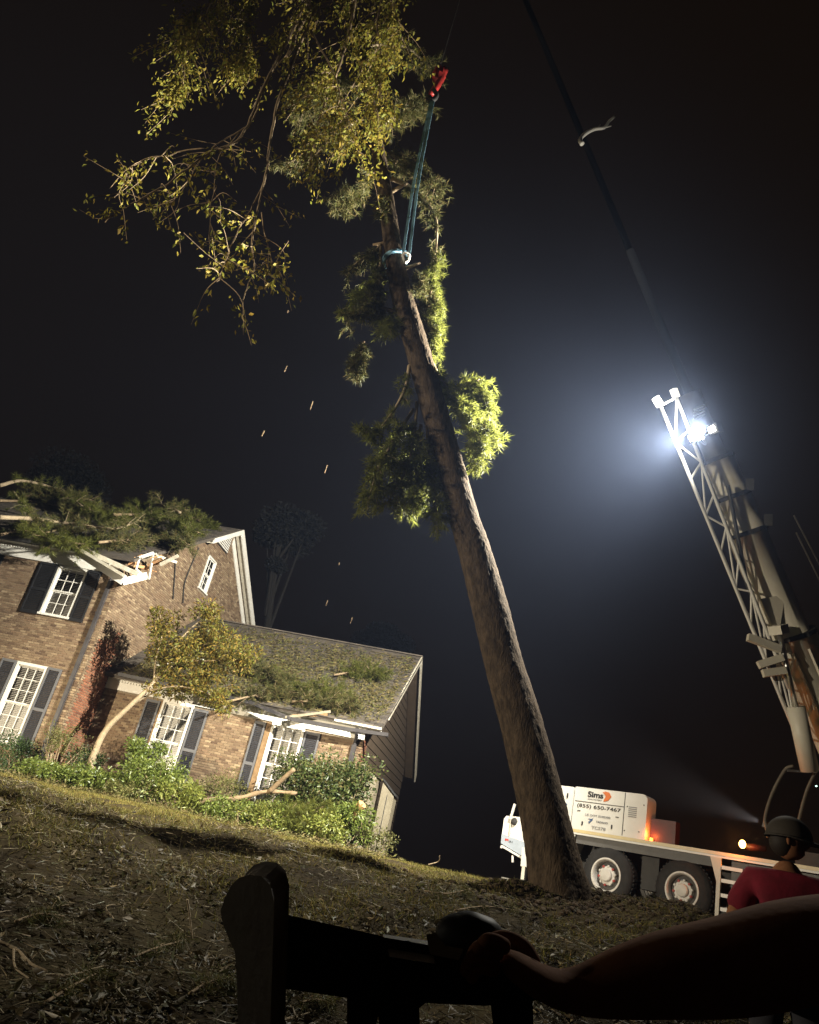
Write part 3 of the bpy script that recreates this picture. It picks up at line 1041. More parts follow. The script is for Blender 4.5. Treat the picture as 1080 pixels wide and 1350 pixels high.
# small leaning tree with orange foliage, snapped against the wing eave
lt_pts = [hp_w(112, 1042, -0.3), hp_w(122, 1000, -0.3), hp_w(140, 962, -0.35), hp_w(172, 930, -0.4), hp_w(203, 898, -0.3), hp_w(228, 852, 0.0), hp_w(236, 815, 0.3)]
leaner = thing('leaning_tree', 'small leaning tree with orange green leaves propped on the wing eave', 'tree', loc=lt_pts[0])
mb = MB()
mb.tube(smooth_line(lt_pts, 6), np.linspace(0.12, 0.025, 37), 9)
mb.build('trunk', 'bark_pale', leaner, smooth=True)
rng = np.random.default_rng(5)
br = [[(172, 930), (205, 912), (250, 893), (285, 880)], [(203, 898), (235, 872), (270, 850), (310, 840)], [(185, 918), (215, 890), (235, 868), (262, 838)],
      [(203, 898), (206, 868), (214, 835), (210, 805)], [(228, 852), (262, 820), (285, 812)], [(190, 912), (235, 905), (275, 915), (300, 930)], [(228, 852), (250, 870), (300, 870), (330, 866)]]
tips, rad = [], []
for b in br:
    yy = rng.uniform(-0.7, 0.5)
    P = [hp_w(q[0], q[1], -0.3 + yy * j / 3) for j, q in enumerate(b)]
    sl = smooth_line(P, 5)
    mb = MB()
    mb.tube(sl, np.linspace(0.035, 0.008, len(sl)), 6)
    mb.build('branch', 'bark_pale', leaner, smooth=True)
    for q in sl[5:]:
        tips.append(q + rng.normal(size=3) * 0.15)
        rad.append(rng.uniform(0.2, 0.42))
for px, py in ((230, 815), (262, 808), (290, 830), (318, 848), (335, 860), (300, 862), (270, 870), (245, 845), (285, 890), (300, 905), (262, 905), (225, 838), (320, 880), (205, 860)):
    tips.append(hp_w(px, py, rng.uniform(-0.9, 0.6)))
    rad.append(rng.uniform(0.28, 0.5))
lb = MB()
leaf_cloud(lb, tips, rad, 9500, .14, .05, rng, 0.8)
lb.build('crown', 'leaf_orange', leaner)

# fallen log with a broken side limb
lg = thing('fallen_log', 'pale fallen log with a snapped side limb lying in the bed before the wing', 'log', loc=yard(250, 1075, -1.3))
P = [hp_w(240, 1066, -1.5), hp_w(275, 1055, -1.4), hp_w(312, 1053, -1.3), hp_w(350, 1044, -1.1), hp_w(392, 1046, -0.9)]
mb = MB()
mb.tube(smooth_line(P, 6), np.linspace(0.085, 0.05, 25) + 0.012 * np.sin(np.arange(25) * 1.7), 9)
mb.build('trunk', 'log_wood', lg, smooth=True)
mb = MB()
mb.tube(smooth_line([hp_w(355, 1044, -1.1), hp_w(372, 1028, -1.2), hp_w(388, 1014, -1.3)], 6), np.linspace(0.075, 0.06, 13), 8)
mb.build('broken_limb', 'log_wood', lg, smooth=True)
st = thing('tree_stump', 'short broken orange stump at the right of the rounded bush', 'stump', loc=hp_w(466, 1078, -0.8))
mb = MB()
mb.tube([hp_w(464, 1080, -0.8), hp_w(470, 1069, -0.9), hp_w(478, 1060, -1.0)], [0.13, 0.12, 0.13], 9)
mb.build('wood', 'split_wood', st)

# pine boughs scattered on the bed
for i, (pts, lab) in enumerate([
    ([(345, 1092), (375, 1078), (420, 1070)], 'green pine bough lying in front of the rounded bush'),
    ([(400, 1100), (380, 1085), (350, 1075)], 'green pine bough half under the fallen log end'),
    ([(215, 1085), (250, 1080), (290, 1085)], 'green pine bough lying on the bed edge below the log')]):
    bough('pine_bough', lab, 'branch', [hp_w(a, b, -1.6) for a, b in pts], 0.035, 0.015, 60, 0.55, group='pine boughs in the flower bed', seed=70 + i, L=0.22)

# ------------------------------------------------------------------ storm debris on the roofs
def roof_w(x, y, dz=0.0, which='main'):
    return hw(x, y, (main_roof(y) if which == 'main' else wing_roof(y)) + dz)


def on_main_roof(px, py, lift):
    """pixel to the main front slope, lifted"""
    s = (RIDGE_Z - 6.62) / RIDGE_Y
    n = -HY * s + EZ
    return on_plane(px, py, hw(0, 0, 6.62 + lift), n)


def on_wing_roof(px, py, lift):
    s = (WR_Z - 2.98) / (WR_Y - 1.25)
    n = -HY * s + EZ
    return on_plane(px, py, hw(0, 1.25, 2.98 + lift), n)


RB = [([(0, 640), (30, 634), (75, 645), (110, 668)], 'pale bare pine limb arching over the left end of the main roof', .09, .03, 90, 'bark_pale'),
      ([(0, 682), (45, 684), (90, 690), (150, 697), (182, 686)], 'long pale pine limb lying along the middle of the main roof', .08, .03, 90, 'bark_pale'),
      ([(18, 648), (30, 665), (40, 682)], 'short forked limb hanging under the arching limb on the roof', .05, .02, 40, 'bark_pale'),
      ([(60, 702), (85, 698), (110, 705), (150, 712)], 'thin limb near the main eave left of the broken corner', .04, .015, 70, 'bark_limb'),
      ([(85, 660), (110, 665), (130, 680), (170, 690)], 'twiggy pine limb in the centre of the roof pile', .05, .015, 90, 'bark_limb'),
      ([(195, 664), (222, 668), (238, 676)], 'snapped pale limb end sticking up near the roof peak', .07, .05, 50, 'bark_pale'),
      ([(215, 665), (250, 680), (276, 695)], 'pine limb reaching over the gable peak', .05, .015, 70, 'bark_limb'),
      ([(130, 715), (170, 712), (215, 715), (250, 718)], 'pine bough spilling over the broken roof corner', .05, .015, 110, 'bark_limb'),
      ([(150, 678), (190, 680), (230, 695), (262, 702)], 'dense green pine bough right of the roof pile centre', .06, .02, 110, 'bark_limb'),
      ([(0, 660), (50, 662), (100, 672), (140, 674)], 'dark pine bough across the upper left of the main roof', .06, .02, 120, 'bark_limb'),
      ([(0, 705), (30, 700), (70, 712), (120, 718)], 'dark pine bough resting at the main eave', .05, .02, 100, 'bark_limb'),
      ([(30, 655), (60, 650), (95, 655), (125, 660)], 'pine bough with upright sprays on the skyline of the main roof', .05, .02, 90, 'bark_limb'),
      ([(150, 664), (185, 668), (215, 680), (245, 690)], 'pine bough on the skyline left of the gable peak', .05, .02, 90, 'bark_limb')]
for i, (pts, lab, r0, r1, nt_, bk) in enumerate(RB):
    lift = 1.0 if bk == 'bark_pale' else 0.30 + 0.4 * (i % 3) / 2
    P = [on_main_roof(a, b, lift + 0.25 * math.sin(j * 2 + i)) for j, (a, b) in enumerate(pts)]
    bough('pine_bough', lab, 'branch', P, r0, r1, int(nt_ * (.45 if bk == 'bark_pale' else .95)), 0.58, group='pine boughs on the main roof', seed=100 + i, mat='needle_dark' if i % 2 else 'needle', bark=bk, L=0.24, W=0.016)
WB = [([(345, 895), (395, 905), (450, 915)], 'pine bough lying across the middle of the wing roof', 90, 'needle'),
      ([(440, 890), (475, 885), (505, 890)], 'pine bough high on the right of the wing roof', 70, 'needle'),
      ([(385, 925), (420, 925), (470, 930)], 'pine bough behind the torn wing gutter', 80, 'needle_dark'),
      ([(320, 880), (350, 890), (380, 900)], 'dark pine bough on the wing roof beside the leaning tree', 70, 'needle_dark'),
      ([(300, 925), (345, 915), (380, 912)], 'pine bough caught on the wing eave above the brick panel', 70, 'needle_dark')]
for i, (pts, lab, nt_, mt) in enumerate(WB):
    P = [on_wing_roof(a, b, 0.22 + 0.1 * j % 2) for j, (a, b) in enumerate(pts)]
    bough('pine_bough', lab, 'branch', P, .04, .015, nt_, 0.55, group='pine boughs on the wing roof', seed=140 + i, mat=mt, L=0.2, W=0.014)
# needles and straw strewn over the wing roof
rng = np.random.default_rng(31)
n = 25000
X, Yl = rng.uniform(0.6, 9.5, n), 1.3 + 5.3 * rng.beta(1.1, 1.5, n)
dens = 0.5 + 0.5 * np.sin(X * 1.7 + 2) * np.sin(Yl * 1.9 + X * .6)
keep = rng.random(n) < 0.25 + 0.75 * dens
X, Yl = X[keep], Yl[keep]
P = HP + X[:, None] * HX + Yl[:, None] * HY + np.array([wing_roof(y) + 0.03 for y in Yl])[:, None] * EZ + rng.random((len(X), 1)) * 0.07 * EZ
mb = MB()
D = rng.normal(size=(len(P), 3)) * (1, 1, 0.25) + (HY * 0 + EZ * 0.05)
D[:, 2] += D[:, :2] @ HY[:2] * 0.69
leaves(mb, P, D, rng.uniform(.10, .26, len(P)), rng.uniform(.012, .05, len(P)), 0.1, rng)
tag(mb.build('pine_straw', 'straw'), 'brown and green pine straw strewn over the wing roof', 'pine straw', kind='stuff')

# ------------------------------------------------------------------ leaning pine being lifted
TY_ = 12.0
TP = [(739, 1200, 80), (734, 1165, 76), (718, 1080, 67), (689, 960, 60), (666, 880, 54), (646, 800, 51), (624, 720, 45), (611, 680, 42), (581, 570, 37), (550, 459, 34), (529, 385, 30), (519, 330, 26),
      (508, 255, 21), (497, 190, 18), (480, 90, 15), (462, -10, 12), (445, -90, 9)]


def trunk_centre(px, py, w):
    p = at(px, py, TY_)
    return p, 0.96 * w / 2 / FOC * ((p - O) @ AF)


pine = thing('leaning_pine', 'tall bare trunked pine leaning left, held by a blue sling', 'tree', loc=trunk_centre(739, 1200, 80)[0])
Pc = np.array([trunk_centre(*t)[0] for t in TP])
Rc = np.array([trunk_centre(*t)[1] for t in TP])
line = smooth_line(Pc, 44)
rad = np.interp(np.linspace(0, 1, len(line)), np.linspace(0, 1, len(Rc)), Rc)
mb = MB()
nseg = 96
V = []
axis0 = unit(Pc[6] - Pc[0])
s0 = unit(np.cross(axis0, (0, 1, 0)))
t0 = np.cross(axis0, s0)
arc = np.concatenate([[0], np.cumsum(np.linalg.norm(np.diff(line, axis=0), axis=1))])
for i, c in enumerate(line):
    for j in range(nseg):
        a = 2 * math.pi * j / nseg
        d = math.cos(a) * s0 + math.sin(a) * t0
        q = Vector((math.cos(a) * rad[i] * 15.0, math.sin(a) * rad[i] * 15.0, arc[i] * 5.0))
        q = q + noise.noise_vector(q * 0.35) * 1.6
        dist = noise.voronoi(q)[0]
        ridge = min(1.0, (dist[1] - dist[0]) * 2.2)
        big = noise.noise(Vector((math.cos(a) * 1.2, math.sin(a) * 1.2, arc[i] * 0.35)))
        flare = 0.07 * math.exp(-arc[i] / 0.35) * (1 + 0.6 * math.sin(5 * a + 0.7) + 0.3 * math.sin(3 * a))
        V.append(c + d * (rad[i] * (1 + 0.025 * big) + (0.009 * ridge + 0.006 * noise.noise(q * 0.8) - 0.008) * min(1, rad[i] * 4) + flare))
Fc = []
for i in range(len(line) - 1):
    for j in range(nseg):
        j2 = (j + 1) % nseg
        Fc.append((i * nseg + j, i * nseg + j2, (i + 1) * nseg + j2, (i + 1) * nseg + j))
Fc.append(tuple(range(nseg)))
mb.raw(V, Fc)
mb.build('trunk', 'bark_pine', pine, smooth=True)


for i, (t, ang, ln) in enumerate(((.55, 5.2, .18), (.60, 0.2, .28), (.66, 3.1, .30), (.70, 5.9, .22), (.75, 2.9, .35), (.78, 0.1, .30))):
    k_ = int(t * (len(line) - 1))
    dr = math.cos(ang) * s0 + math.sin(ang) * t0
    p_ = line[k_] + dr * rad[k_] * .7
    e_ = p_ + dr * (rad[k_] * .3 + ln) + axis0 * ln * .35
    mb = MB()
    mb.tube([p_, (p_ + e_) / 2, e_], [.05, .035, .022], 7)
    mb.build('branch_stub', 'bark_limb', pine, smooth=True)


def pb(pts, dy=0.0, dyb=None):
    """branch pixels -> points near the pine's own depth"""
    k = len(pts)
    dyb = dy if dyb is None else dyb
    return [at(a, b, TY_ + dy + (dyb - dy) * i / (k - 1)) for i, (a, b) in enumerate(pts)]


PB = [
    # right lit spray (565-655, 485-620)
    ([(566, 470), (585, 505), (610, 515), (632, 500)], .035, .012, 60, .36, 'needle', 0.2),
    ([(572, 490), (600, 520), (625, 545), (648, 575)], .035, .012, 70, .36, 'needle', 0.1),
    ([(590, 510), (615, 545), (632, 580), (636, 610)], .03, .010, 62, .32, 'needle', -0.2),
    ([(600, 515), (628, 510), (642, 530), (650, 555)], .03, .010, 52, .32, 'needle', 0.3),
    # left hanging spray (478-590, 480-690)
    ([(540, 482), (535, 510), (520, 540), (495, 570), (476, 566)], .04, .014, 30, .22, 'needle', -0.3),
    ([(550, 530), (545, 580), (535, 620), (510, 665)], .035, .010, 62, .40, 'needle', -0.2),
    ([(545, 540), (520, 580), (500, 615), (488, 650)], .035, .010, 62, .40, 'needle', -0.4),
    ([(562, 545), (566, 600), (572, 640), (576, 680)], .035, .010, 62, .34, 'needle', -0.1),
    ([(555, 560), (548, 610), (550, 640), (545, 665)], .03, .010, 46, .36, 'needle', 0.2),
    # mid left sprays
    ([(503, 322), (490, 335), (472, 345), (457, 363)], .035, .012, 16, .25, 'needle_dark', 0.0),
    ([(502, 325), (498, 365), (480, 390), (462, 408)], .03, .010, 60, .30, 'needle', 0.1),
    ([(502, 330), (500, 375), (488, 405), (460, 420)], .03, .010, 60, .30, 'needle_dark', -0.1),
    ([(520, 400), (515, 420), (512, 432)], .02, .008, 30, .25, 'needle', -0.1),
    ([(480, 450), (475, 470), (472, 490)], .02, .008, 40, .25, 'needle_dark', 0.0),
    # mid right curved limb from (518,238) round to (560,380)
    ([(516, 235), (540, 246), (560, 265), (575, 290), (574, 330), (560, 375)], .055, .012, 26, .25, 'needle_dark', 0.2),
    ([(576, 300), (575, 340), (572, 380), (576, 420), (572, 465)], .02, .010, 90, .26, 'needle', 0.3),
    ([(548, 355), (556, 365), (553, 380)], .02, .010, 18, .2, 'needle_dark', -0.2),
    ([(570, 380), (560, 410), (565, 450)], .02, .008, 60, .22, 'needle_dark', 0.4),
    # upper bare stubs and dim sprays near the top
    ([(508, 250), (505, 270), (506, 285)], .02, .010, 14, .2, 'needle_dark', -0.3),
    ([(505, 165), (530, 145), (560, 138)], .03, .012, 60, .4, 'needle_dark', 0.3),
    ([(508, 200), (540, 215), (580, 250)], .02, .010, 80, .5, 'needle_dark', 1.2),
    ([(500, 220), (470, 250), (445, 270)], .02, .010, 60, .35, 'needle_dark', 0.6),
    ([(490, 150), (450, 170), (420, 190), (380, 215)], .045, .015, 50, .5, 'needle_dark', 0.8),
    ([(485, 110), (430, 120), (390, 150)], .04, .015, 70, .5, 'needle_dark', 1.0),
    ([(480, 60), (530, 60), (570, 90)], .04, .015, 50, .5, 'needle_dark', 0.9),
]
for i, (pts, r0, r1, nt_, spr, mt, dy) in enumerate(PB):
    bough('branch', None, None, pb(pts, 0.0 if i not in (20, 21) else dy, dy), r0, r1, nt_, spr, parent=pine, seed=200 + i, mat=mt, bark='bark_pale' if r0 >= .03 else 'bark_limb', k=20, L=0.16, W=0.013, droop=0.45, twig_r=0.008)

# ------------------------------------------------------------------ hardwood tree top hanging in from above
HWY = 11.1
hard = thing('hardwood_crown', 'golden leaved hardwood crown hanging into the picture from the top', 'tree', loc=at(470, -160, HWY))
LB = [
    ([(470, -160), (440, -60), (410, 10), (385, 70)], .16, .05, 0.0),
    ([(430, -40), (390, 30), (350, 105), (315, 175), (270, 195), (215, 235), (165, 262), (132, 285)], .07, .012, -0.6),
    ([(345, 115), (335, 160), (300, 180), (268, 205), (240, 255), (205, 290)], .035, .008, 0.2),
    ([(420, 0), (385, 90), (362, 170), (350, 240), (335, 300), (330, 350), (318, 395), (319, 440)], .06, .008, -0.3),
    ([(350, 240), (325, 285), (300, 340), (285, 375)], .03, .008, -0.6),
    ([(345, 280), (352, 330), (365, 365)], .025, .008, 0.1),
    ([(470, -160), (470, -40), (455, 60), (425, 150), (410, 225)], .10, .015, 0.4),
    ([(470, -160), (505, -60), (518, 0), (530, 50)], .09, .02, 0.1),
    ([(520, -60), (500, 20), (505, 90), (495, 150)], .05, .012, -0.4),
    ([(470, -160), (380, -80), (310, -20), (275, 40), (262, 70)], .09, .015, -0.2),
    ([(380, -80), (330, 0), (330, 60), (310, 90)], .05, .012, 0.5),
    ([(310, -20), (260, 20), (240, 80), (235, 120)], .04, .010, 0.6),
    ([(315, 175), (290, 210), (285, 260), (283, 335)], .02, .006, 0.3),
    ([(270, 195), (225, 200), (180, 210), (160, 250)], .025, .006, 0.4),
    ([(410, 40), (440, 100), (455, 160), (470, 205)], .04, .010, 0.2),
]
rng = np.random.default_rng(77)
leafP, leafD, twigs = [], [], MB()
for i, (pts, r0, r1, dy) in enumerate(LB):
    P = [at(a, b, HWY + dy * j / (len(pts) - 1)) for j, (a, b) in enumerate(pts)]
    sl = smooth_line(P, 8)
    sl[4:] += np.cumsum(rng.normal(size=(len(sl) - 4, 3)) * 0.012, axis=0)
    mb = MB()
    mb.tube(sl, np.linspace(r0 * .6, r1 * .75, len(sl)), 7)
    mb.build('limb', 'bark_limb', hard, smooth=True)
    m = len(sl)
    sparse = i in (1, 2, 3, 4, 5, 12, 13)
    for q in range(int((14 if sparse else 34))):
        t = rng.uniform(0.35 if sparse else 0.25, 1.0)
        p = sl[int(t * (m - 1))]
        ln = rng.uniform(0.3, 0.9 if sparse else 1.5)
        d = unit(rng.normal(size=3) * (1, .7, .5) + np.array([0, 0, -1.7 if not sparse else -0.45]))
        e = p + d * ln + np.array([0, 0, -0.15 * ln])
        tl = smooth_line([p, p + d * ln * .5 + rng.normal(size=3) * .06, e], 4)
        twigs.tube(tl, np.linspace(.010, .003, len(tl)), 4, caps=False)
        k = int(rng.integers(8, 18)) if sparse else int(rng.integers(28, 62))
        tt = rng.uniform(0.2, 1.0, k)
        bp = p + (e - p) * tt[:, None] + rng.normal(size=(k, 3)) * (0.05 if sparse else 0.085)
        leafP.append(bp)
        leafD.append(rng.normal(size=(k, 3)) * 0.6 + d * 0.4 + np.array([0, 0, -0.7]))
tag(twigs.build('twigs', 'bark_limb', hard), kind='stuff')
mb = MB()
LP, LD = np.concatenate(leafP), np.concatenate(leafD)
lsz = rng.uniform(.45, 1.0, len(LP)) ** 1.2
leaves(mb, LP, LD, .15 * lsz, .085 * lsz * rng.uniform(.6, 1, len(LP)), 0.2, rng)
mb.build('leaves', 'leaf_gold', hard)

# ------------------------------------------------------------------ dark trees far behind
def far_tree(label, px, py_base, py_top, Y, spreads, seed, trunk_r=0.35):
    rng = np.random.default_rng(seed)
    b = at(px, py_base, Y)
    b[2] = float(gz(b[0], b[1]))
    top = at(px, py_top, Y)
    top[0] = at(px + 0, py_top, Y)[0]
    r = thing('background_tree', label, 'tree', loc=b, group='dark trees behind the house')
    mb = MB()
    mb.tube(smooth_line([b, b + (top - b) * .5 + np.array([.2, 0, 0]), top], 6), np.linspace(trunk_r, .08, 13), 8)
    C, R = [], []
    for (dx, dy, rad_) in spreads:
        c = at(dx, dy, Y + rng.uniform(-1, 1))
        mb.tube([b + (top - b) * rng.uniform(.5, .85), c], [.12, .03], 5)
        C.append(c)
        R.append(rad_)
    mb.build('trunk', 'bark_dark', r)
    lb = MB()
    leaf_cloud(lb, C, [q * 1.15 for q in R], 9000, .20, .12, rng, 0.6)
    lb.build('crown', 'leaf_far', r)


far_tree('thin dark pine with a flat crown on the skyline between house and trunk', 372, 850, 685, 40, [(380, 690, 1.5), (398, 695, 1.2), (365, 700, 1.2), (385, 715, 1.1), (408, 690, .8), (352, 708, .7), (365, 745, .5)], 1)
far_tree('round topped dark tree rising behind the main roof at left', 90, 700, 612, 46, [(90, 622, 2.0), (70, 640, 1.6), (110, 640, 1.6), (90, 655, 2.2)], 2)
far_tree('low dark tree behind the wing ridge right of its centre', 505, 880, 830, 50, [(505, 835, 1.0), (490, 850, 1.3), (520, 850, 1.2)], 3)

# ------------------------------------------------------------------ crane
TYAW = math.radians(-46.6)
TX = np.array([math.cos(TYAW), math.sin(TYAW), 0])
TYv = np.array([-math.sin(TYAW), math.cos(TYAW), 0])
CB = np.array([6.74, 20.17, 1.70])            # ground below the first visible wheel's outer face
TC = T4(TX, TYv, EZ, CB)
crane = thing('crane_truck', 'white mobile crane truck parked behind the leaning trunk with its boom raised', 'crane', T=TC)


def tp(px, py, off=0.0):
    q = on_plane(px, py, CB + TYv * off, TYv) - CB
    return np.array([q @ TX, q @ TYv, q[2]])


def cb(name, mat, x0, x1, y0, y1, z0, z1, parent=crane):
    return MB(TC).box(x0, x1, y0, y1, z0, z1).build(name, mat, parent)


cb('chassis', 'crane_dark', -3.0, 9.0, 0.75, 2.0, 0.75, 1.42)
cb('deck', 'crane_panel', -2.25, 6.0, 0.03, 2.72, 1.53, 1.60)
cb('deck_edge', 'deck_strip', -2.25, 6.0, -0.02, 0.03, 1.55, 1.625)
cb('deck_edge_lower', 'crane_white', -2.25, 6.0, -0.015, 0.03, 1.50, 1.547)
cb('fender_skirt', 'crane_panel', -0.95, 2.60, 0.06, 0.10, 1.30, 1.50)
MB(TC).prism([(-1.35, 0.95), (-1.15, 0.95), (-0.95, 1.49), (-1.35, 1.49)], 0.0, 0.6).build('fender', 'crane_white', crane)
cb('marker_lamp', 'steel', -1.25, -1.13, -0.03, 0.0, 1.22, 1.36)


def wheel(x, y0=0.0, flip=1):
    T = TC
    prof = [(0.02, .36), (-0.0, .40), (0.0, .47), (0.015, .56), (0.05, .63), (0.09, .665), (0.16, .68), (0.30, .68), (0.37, .665), (0.41, .62), (0.42, .40)]
    mb = MB(T)
    mb.revolve_y([(y0 + flip * a, b) for a, b in prof], x, 0.68, 44)
    w = mb.build('wheel', 'tyre', crane, smooth=True)
    for i in range(44):                                  # tread lugs
        a = 2 * math.pi * i / 44
        mb = MB(T)
        c, s = math.cos(a), math.sin(a)
        p = np.array([x + c * .678, y0 + flip * .11, .68 + s * .678])
        q = np.array([x + math.cos(a + .06) * .678, y0 + flip * .27, .68 + math.sin(a + .06) * .678])
        mb.bar(p, q, .05, .035, up=(c, 0, s))
        mb.build('tread_lug', 'tyre', w)
    mb = MB(T)
    mb.revolve_y([(y0 + flip * a, b) for a, b in [(0.03, .405), (-0.012, .40), (-0.012, .365), (0.02, .345), (0.05, .335), (0.17, .325)]], x, .68, 40)
    mb.build('rim', 'rim', w, smooth=False)
    mb = MB(T)
    mb.revolve_y([(y0 + flip * a, b) for a, b in [(0.17, .325), (0.13, .25), (0.10, .24), (0.09, .20), (0.085, .175)]], x, .68, 40)
    mb.build('wheel_disc', 'crane_panel', w)
    mb = MB(T)
    mb.revolve_y([(y0 + flip * a, b) for a, b in [(0.09, .215), (0.055, .21), (0.05, .15), (0.0, .14), (-0.02, .12), (-0.03, .0)]], x, .68, 32)
    mb.build('hub', 'rim', w)
    for i in range(10):
        a = 2 * math.pi * (i + .3) / 10
        mb = MB(T)
        cx, cz = x + math.cos(a) * .215, .68 + math.sin(a) * .215
        mb.revolve_y([(y0 + flip * q, r) for q, r in [(0.09, .03), (0.035, .03), (0.03, .022), (0.03, 0.0)]], cx, cz, 6)
        mb.build('wheel_nut', 'hub_red' if i % 2 else 'rim', w)
    return w


wheel(0.0)
wheel(1.92)
wheel(0.0, 2.72, -1)
wheel(1.92, 2.72, -1)
cb('axle', 'crane_dark', -0.08, 0.08, 0.3, 2.5, 0.60, 0.76)
cb('axle', 'crane_dark', 1.84, 2.0, 0.3, 2.5, 0.60, 0.76)
cb('underbody', 'crane_dark', 0.74, 1.18, 0.35, 2.3, 0.55, 1.4)


# engine housing
def rounded(x0, x1, z0, z1, r_tr, r_tl, k=5):
    poly = [(x0, z0), (x1, z0)]
    for i in range(k + 1):
        a = math.pi / 2 * i / k
        poly.append((x1 - r_tr + r_tr * math.cos(a), z1 - r_tr + r_tr * math.sin(a)))
    for i in range(k + 1):
        a = math.pi / 2 * (1 + i / k)
        poly.append((x0 + r_tl + r_tl * math.cos(a), z1 - r_tl + r_tl * math.sin(a)))
    return poly


eh = MB(TC).prism(rounded(-1.18, 0.88, 1.63, 2.70, 0.14, 0.05), 0.12, 0.62).build('engine_housing', 'crane_white', crane)
MB(TC).prism(rounded(-2.2, -1.21, 1.63, 2.68, 0.04, 0.04), 0.13, 0.7).build('side_housing', 'crane_white', crane)
for nm, (x0, x1, z0, z1) in dict(a=(-1.14, .27, 2.33, 2.348), b=(.268, .286, 1.66, 2.69)).items():
    MB(TC).box(x0, x1, 0.112, 0.13, z0, z1).build('panel_seam', 'seam', eh)
for (x, z) in ((-0.86, 1.80), (-0.02, 1.82)):
    MB(TC).box(x - .016, x + .016, 0.10, 0.13, z - .05, z + .05).build('latch', 'print_black', eh)
MB(TC).box(-1.40, -1.37, 0.10, 0.14, 2.38, 2.50).build('latch', 'print_black', crane)
for (x, z) in ((.36, 2.36), (.80, 2.44), (.33, 1.78), (.72, 1.80)):
    MB(TC).revolve_y([(0.10, 0), (0.10, .014), (0.13, .014)], x, z, 8).build('rivet', 'seam', eh)
for i in range(6):
    MB(TC).box(.40, .62, 0.108, 0.125, 2.12 + i * .045, 2.14 + i * .045).build('vent_slot', 'print_grey', eh)
# prints
def text(body, x0, x1, z, h, mat, parent, y=0.108, bold=0.0):
    cu = bpy.data.curves.new('text', 'FONT')
    cu.body = body
    cu.size = 1.0
    cu.offset = bold
    cu.extrude = 0.004
    ob = bpy.data.objects.new('text', cu)
    col.objects.link(ob)
    dg = bpy.context.evaluated_depsgraph_get()
    me = bpy.data.meshes.new_from_object(ob.evaluated_get(dg))
    bpy.data.objects.remove(ob)
    n = len(me.vertices)
    V = np.empty(n * 3)
    me.vertices.foreach_get('co', V)
    V = V.reshape(-1, 3)
    lo, hi = V.min(0), V.max(0)
    sx, sz = (x1 - x0) / (hi[0] - lo[0]), h / (hi[1] - lo[1])
    W = np.stack([x0 + (V[:, 0] - lo[0]) * sx, y - V[:, 2] * 0.5, z + (V[:, 1] - lo[1]) * sz], -1)
    mb = MB(TC)
    mb.raw(W, [tuple(p.vertices) for p in me.polygons])
    o = mb.build('lettering', mat, parent)
    bpy.data.meshes.remove(me)
    return o


text('Sims', -0.78, -0.33, 2.47, .15, 'print_black', eh, bold=.03)
text('CRANE & EQUIPMENT', -0.78, -0.36, 2.405, .03, 'print_black', eh)
MB(TC).prism([(-.30, 2.40), (-.18, 2.44), (-.10, 2.54), (-.17, 2.64), (-.30, 2.66), (-.22, 2.54)], .104, .112).build('emblem', 'print_orange', eh)
MB(TC).prism([(-.36, 2.64), (-.25, 2.64), (-.19, 2.55), (-.24, 2.42), (-.32, 2.41), (-.26, 2.54)], .106, .114).build('emblem', 'print_orange', eh)
text('(855) 650-7467', -1.06, 0.19, 2.17, .115, 'print_black', eh, bold=.008)
text('US DOT 0340308', -0.80, -0.08, 2.00, .055, 'print_grey', eh)
text('TADANO', -0.47, -0.13, 1.865, .05, 'print_grey', eh, bold=.02)
MB(TC).prism([(-.70, 1.94), (-.60, 1.94), (-.56, 1.96), (-.58, 1.90), (-.66, 1.82), (-.69, 1.86), (-.62, 1.90)], .104, .112).build('emblem', 'print_blue', eh)
text('TC578', -0.58, -0.18, 1.70, .075, 'print_grey', eh, bold=.01)
text('-', -1.04, -.95, 2.09, .02, 'print_black', eh)
text('-', .06, .15, 2.06, .02, 'print_black', eh)
for (z, w_) in ((2.20, .05), (2.10, .05)):
    MB(TC).box(-1.42, -1.42 + w_, 0.12, 0.135, z, z + .04).build('decal', 'print_blue', crane)

# box behind the housing, coloured red for the amber light on it, and the warning lamps at the far end of the deck
rb = cb('red_lit_box', 'red_lit_panel', 0.93, 1.56, 0.30, 0.55, 1.62, 2.18)
cb('warning_lamp', 'amber_lamp', 0.96, 1.02, 0.22, 0.28, 1.64, 1.72)
wl = MB(TC)
wl.blob(tp(979, 1113, .1), .075, (1, 1, 1.2), .05)
wl.build('warning_lamp', 'amber_core', crane, smooth=True)
wl = MB(TC)
wl.tube([tp(983, 1116, .25), tp(990, 1117, .25), tp(1010, 1119, .25)], [.06, .085, .06], 10)
wl.build('lamp_housing', 'red_lit_panel', crane, smooth=True)


def point(name, loc, power, colr, radius):
    d = bpy.data.lights.new(name, 'POINT')
    d.energy, d.color, d.shadow_soft_size = power, colr, radius
    o = bpy.data.objects.new(name, d)
    o.location = loc
    col.objects.link(o)


def cw(x, y, z):
    return CB + TX * x + TYv * y + EZ * z


point('amber_light', cw(0.99, 0.12, 1.78), 12, (1, .18, .03), .05)
point('amber_light', cw(*(tp(979, 1112, 0.0) + np.array([-.1, -.12, .0]))), 40, (1, .25, .04), .05)

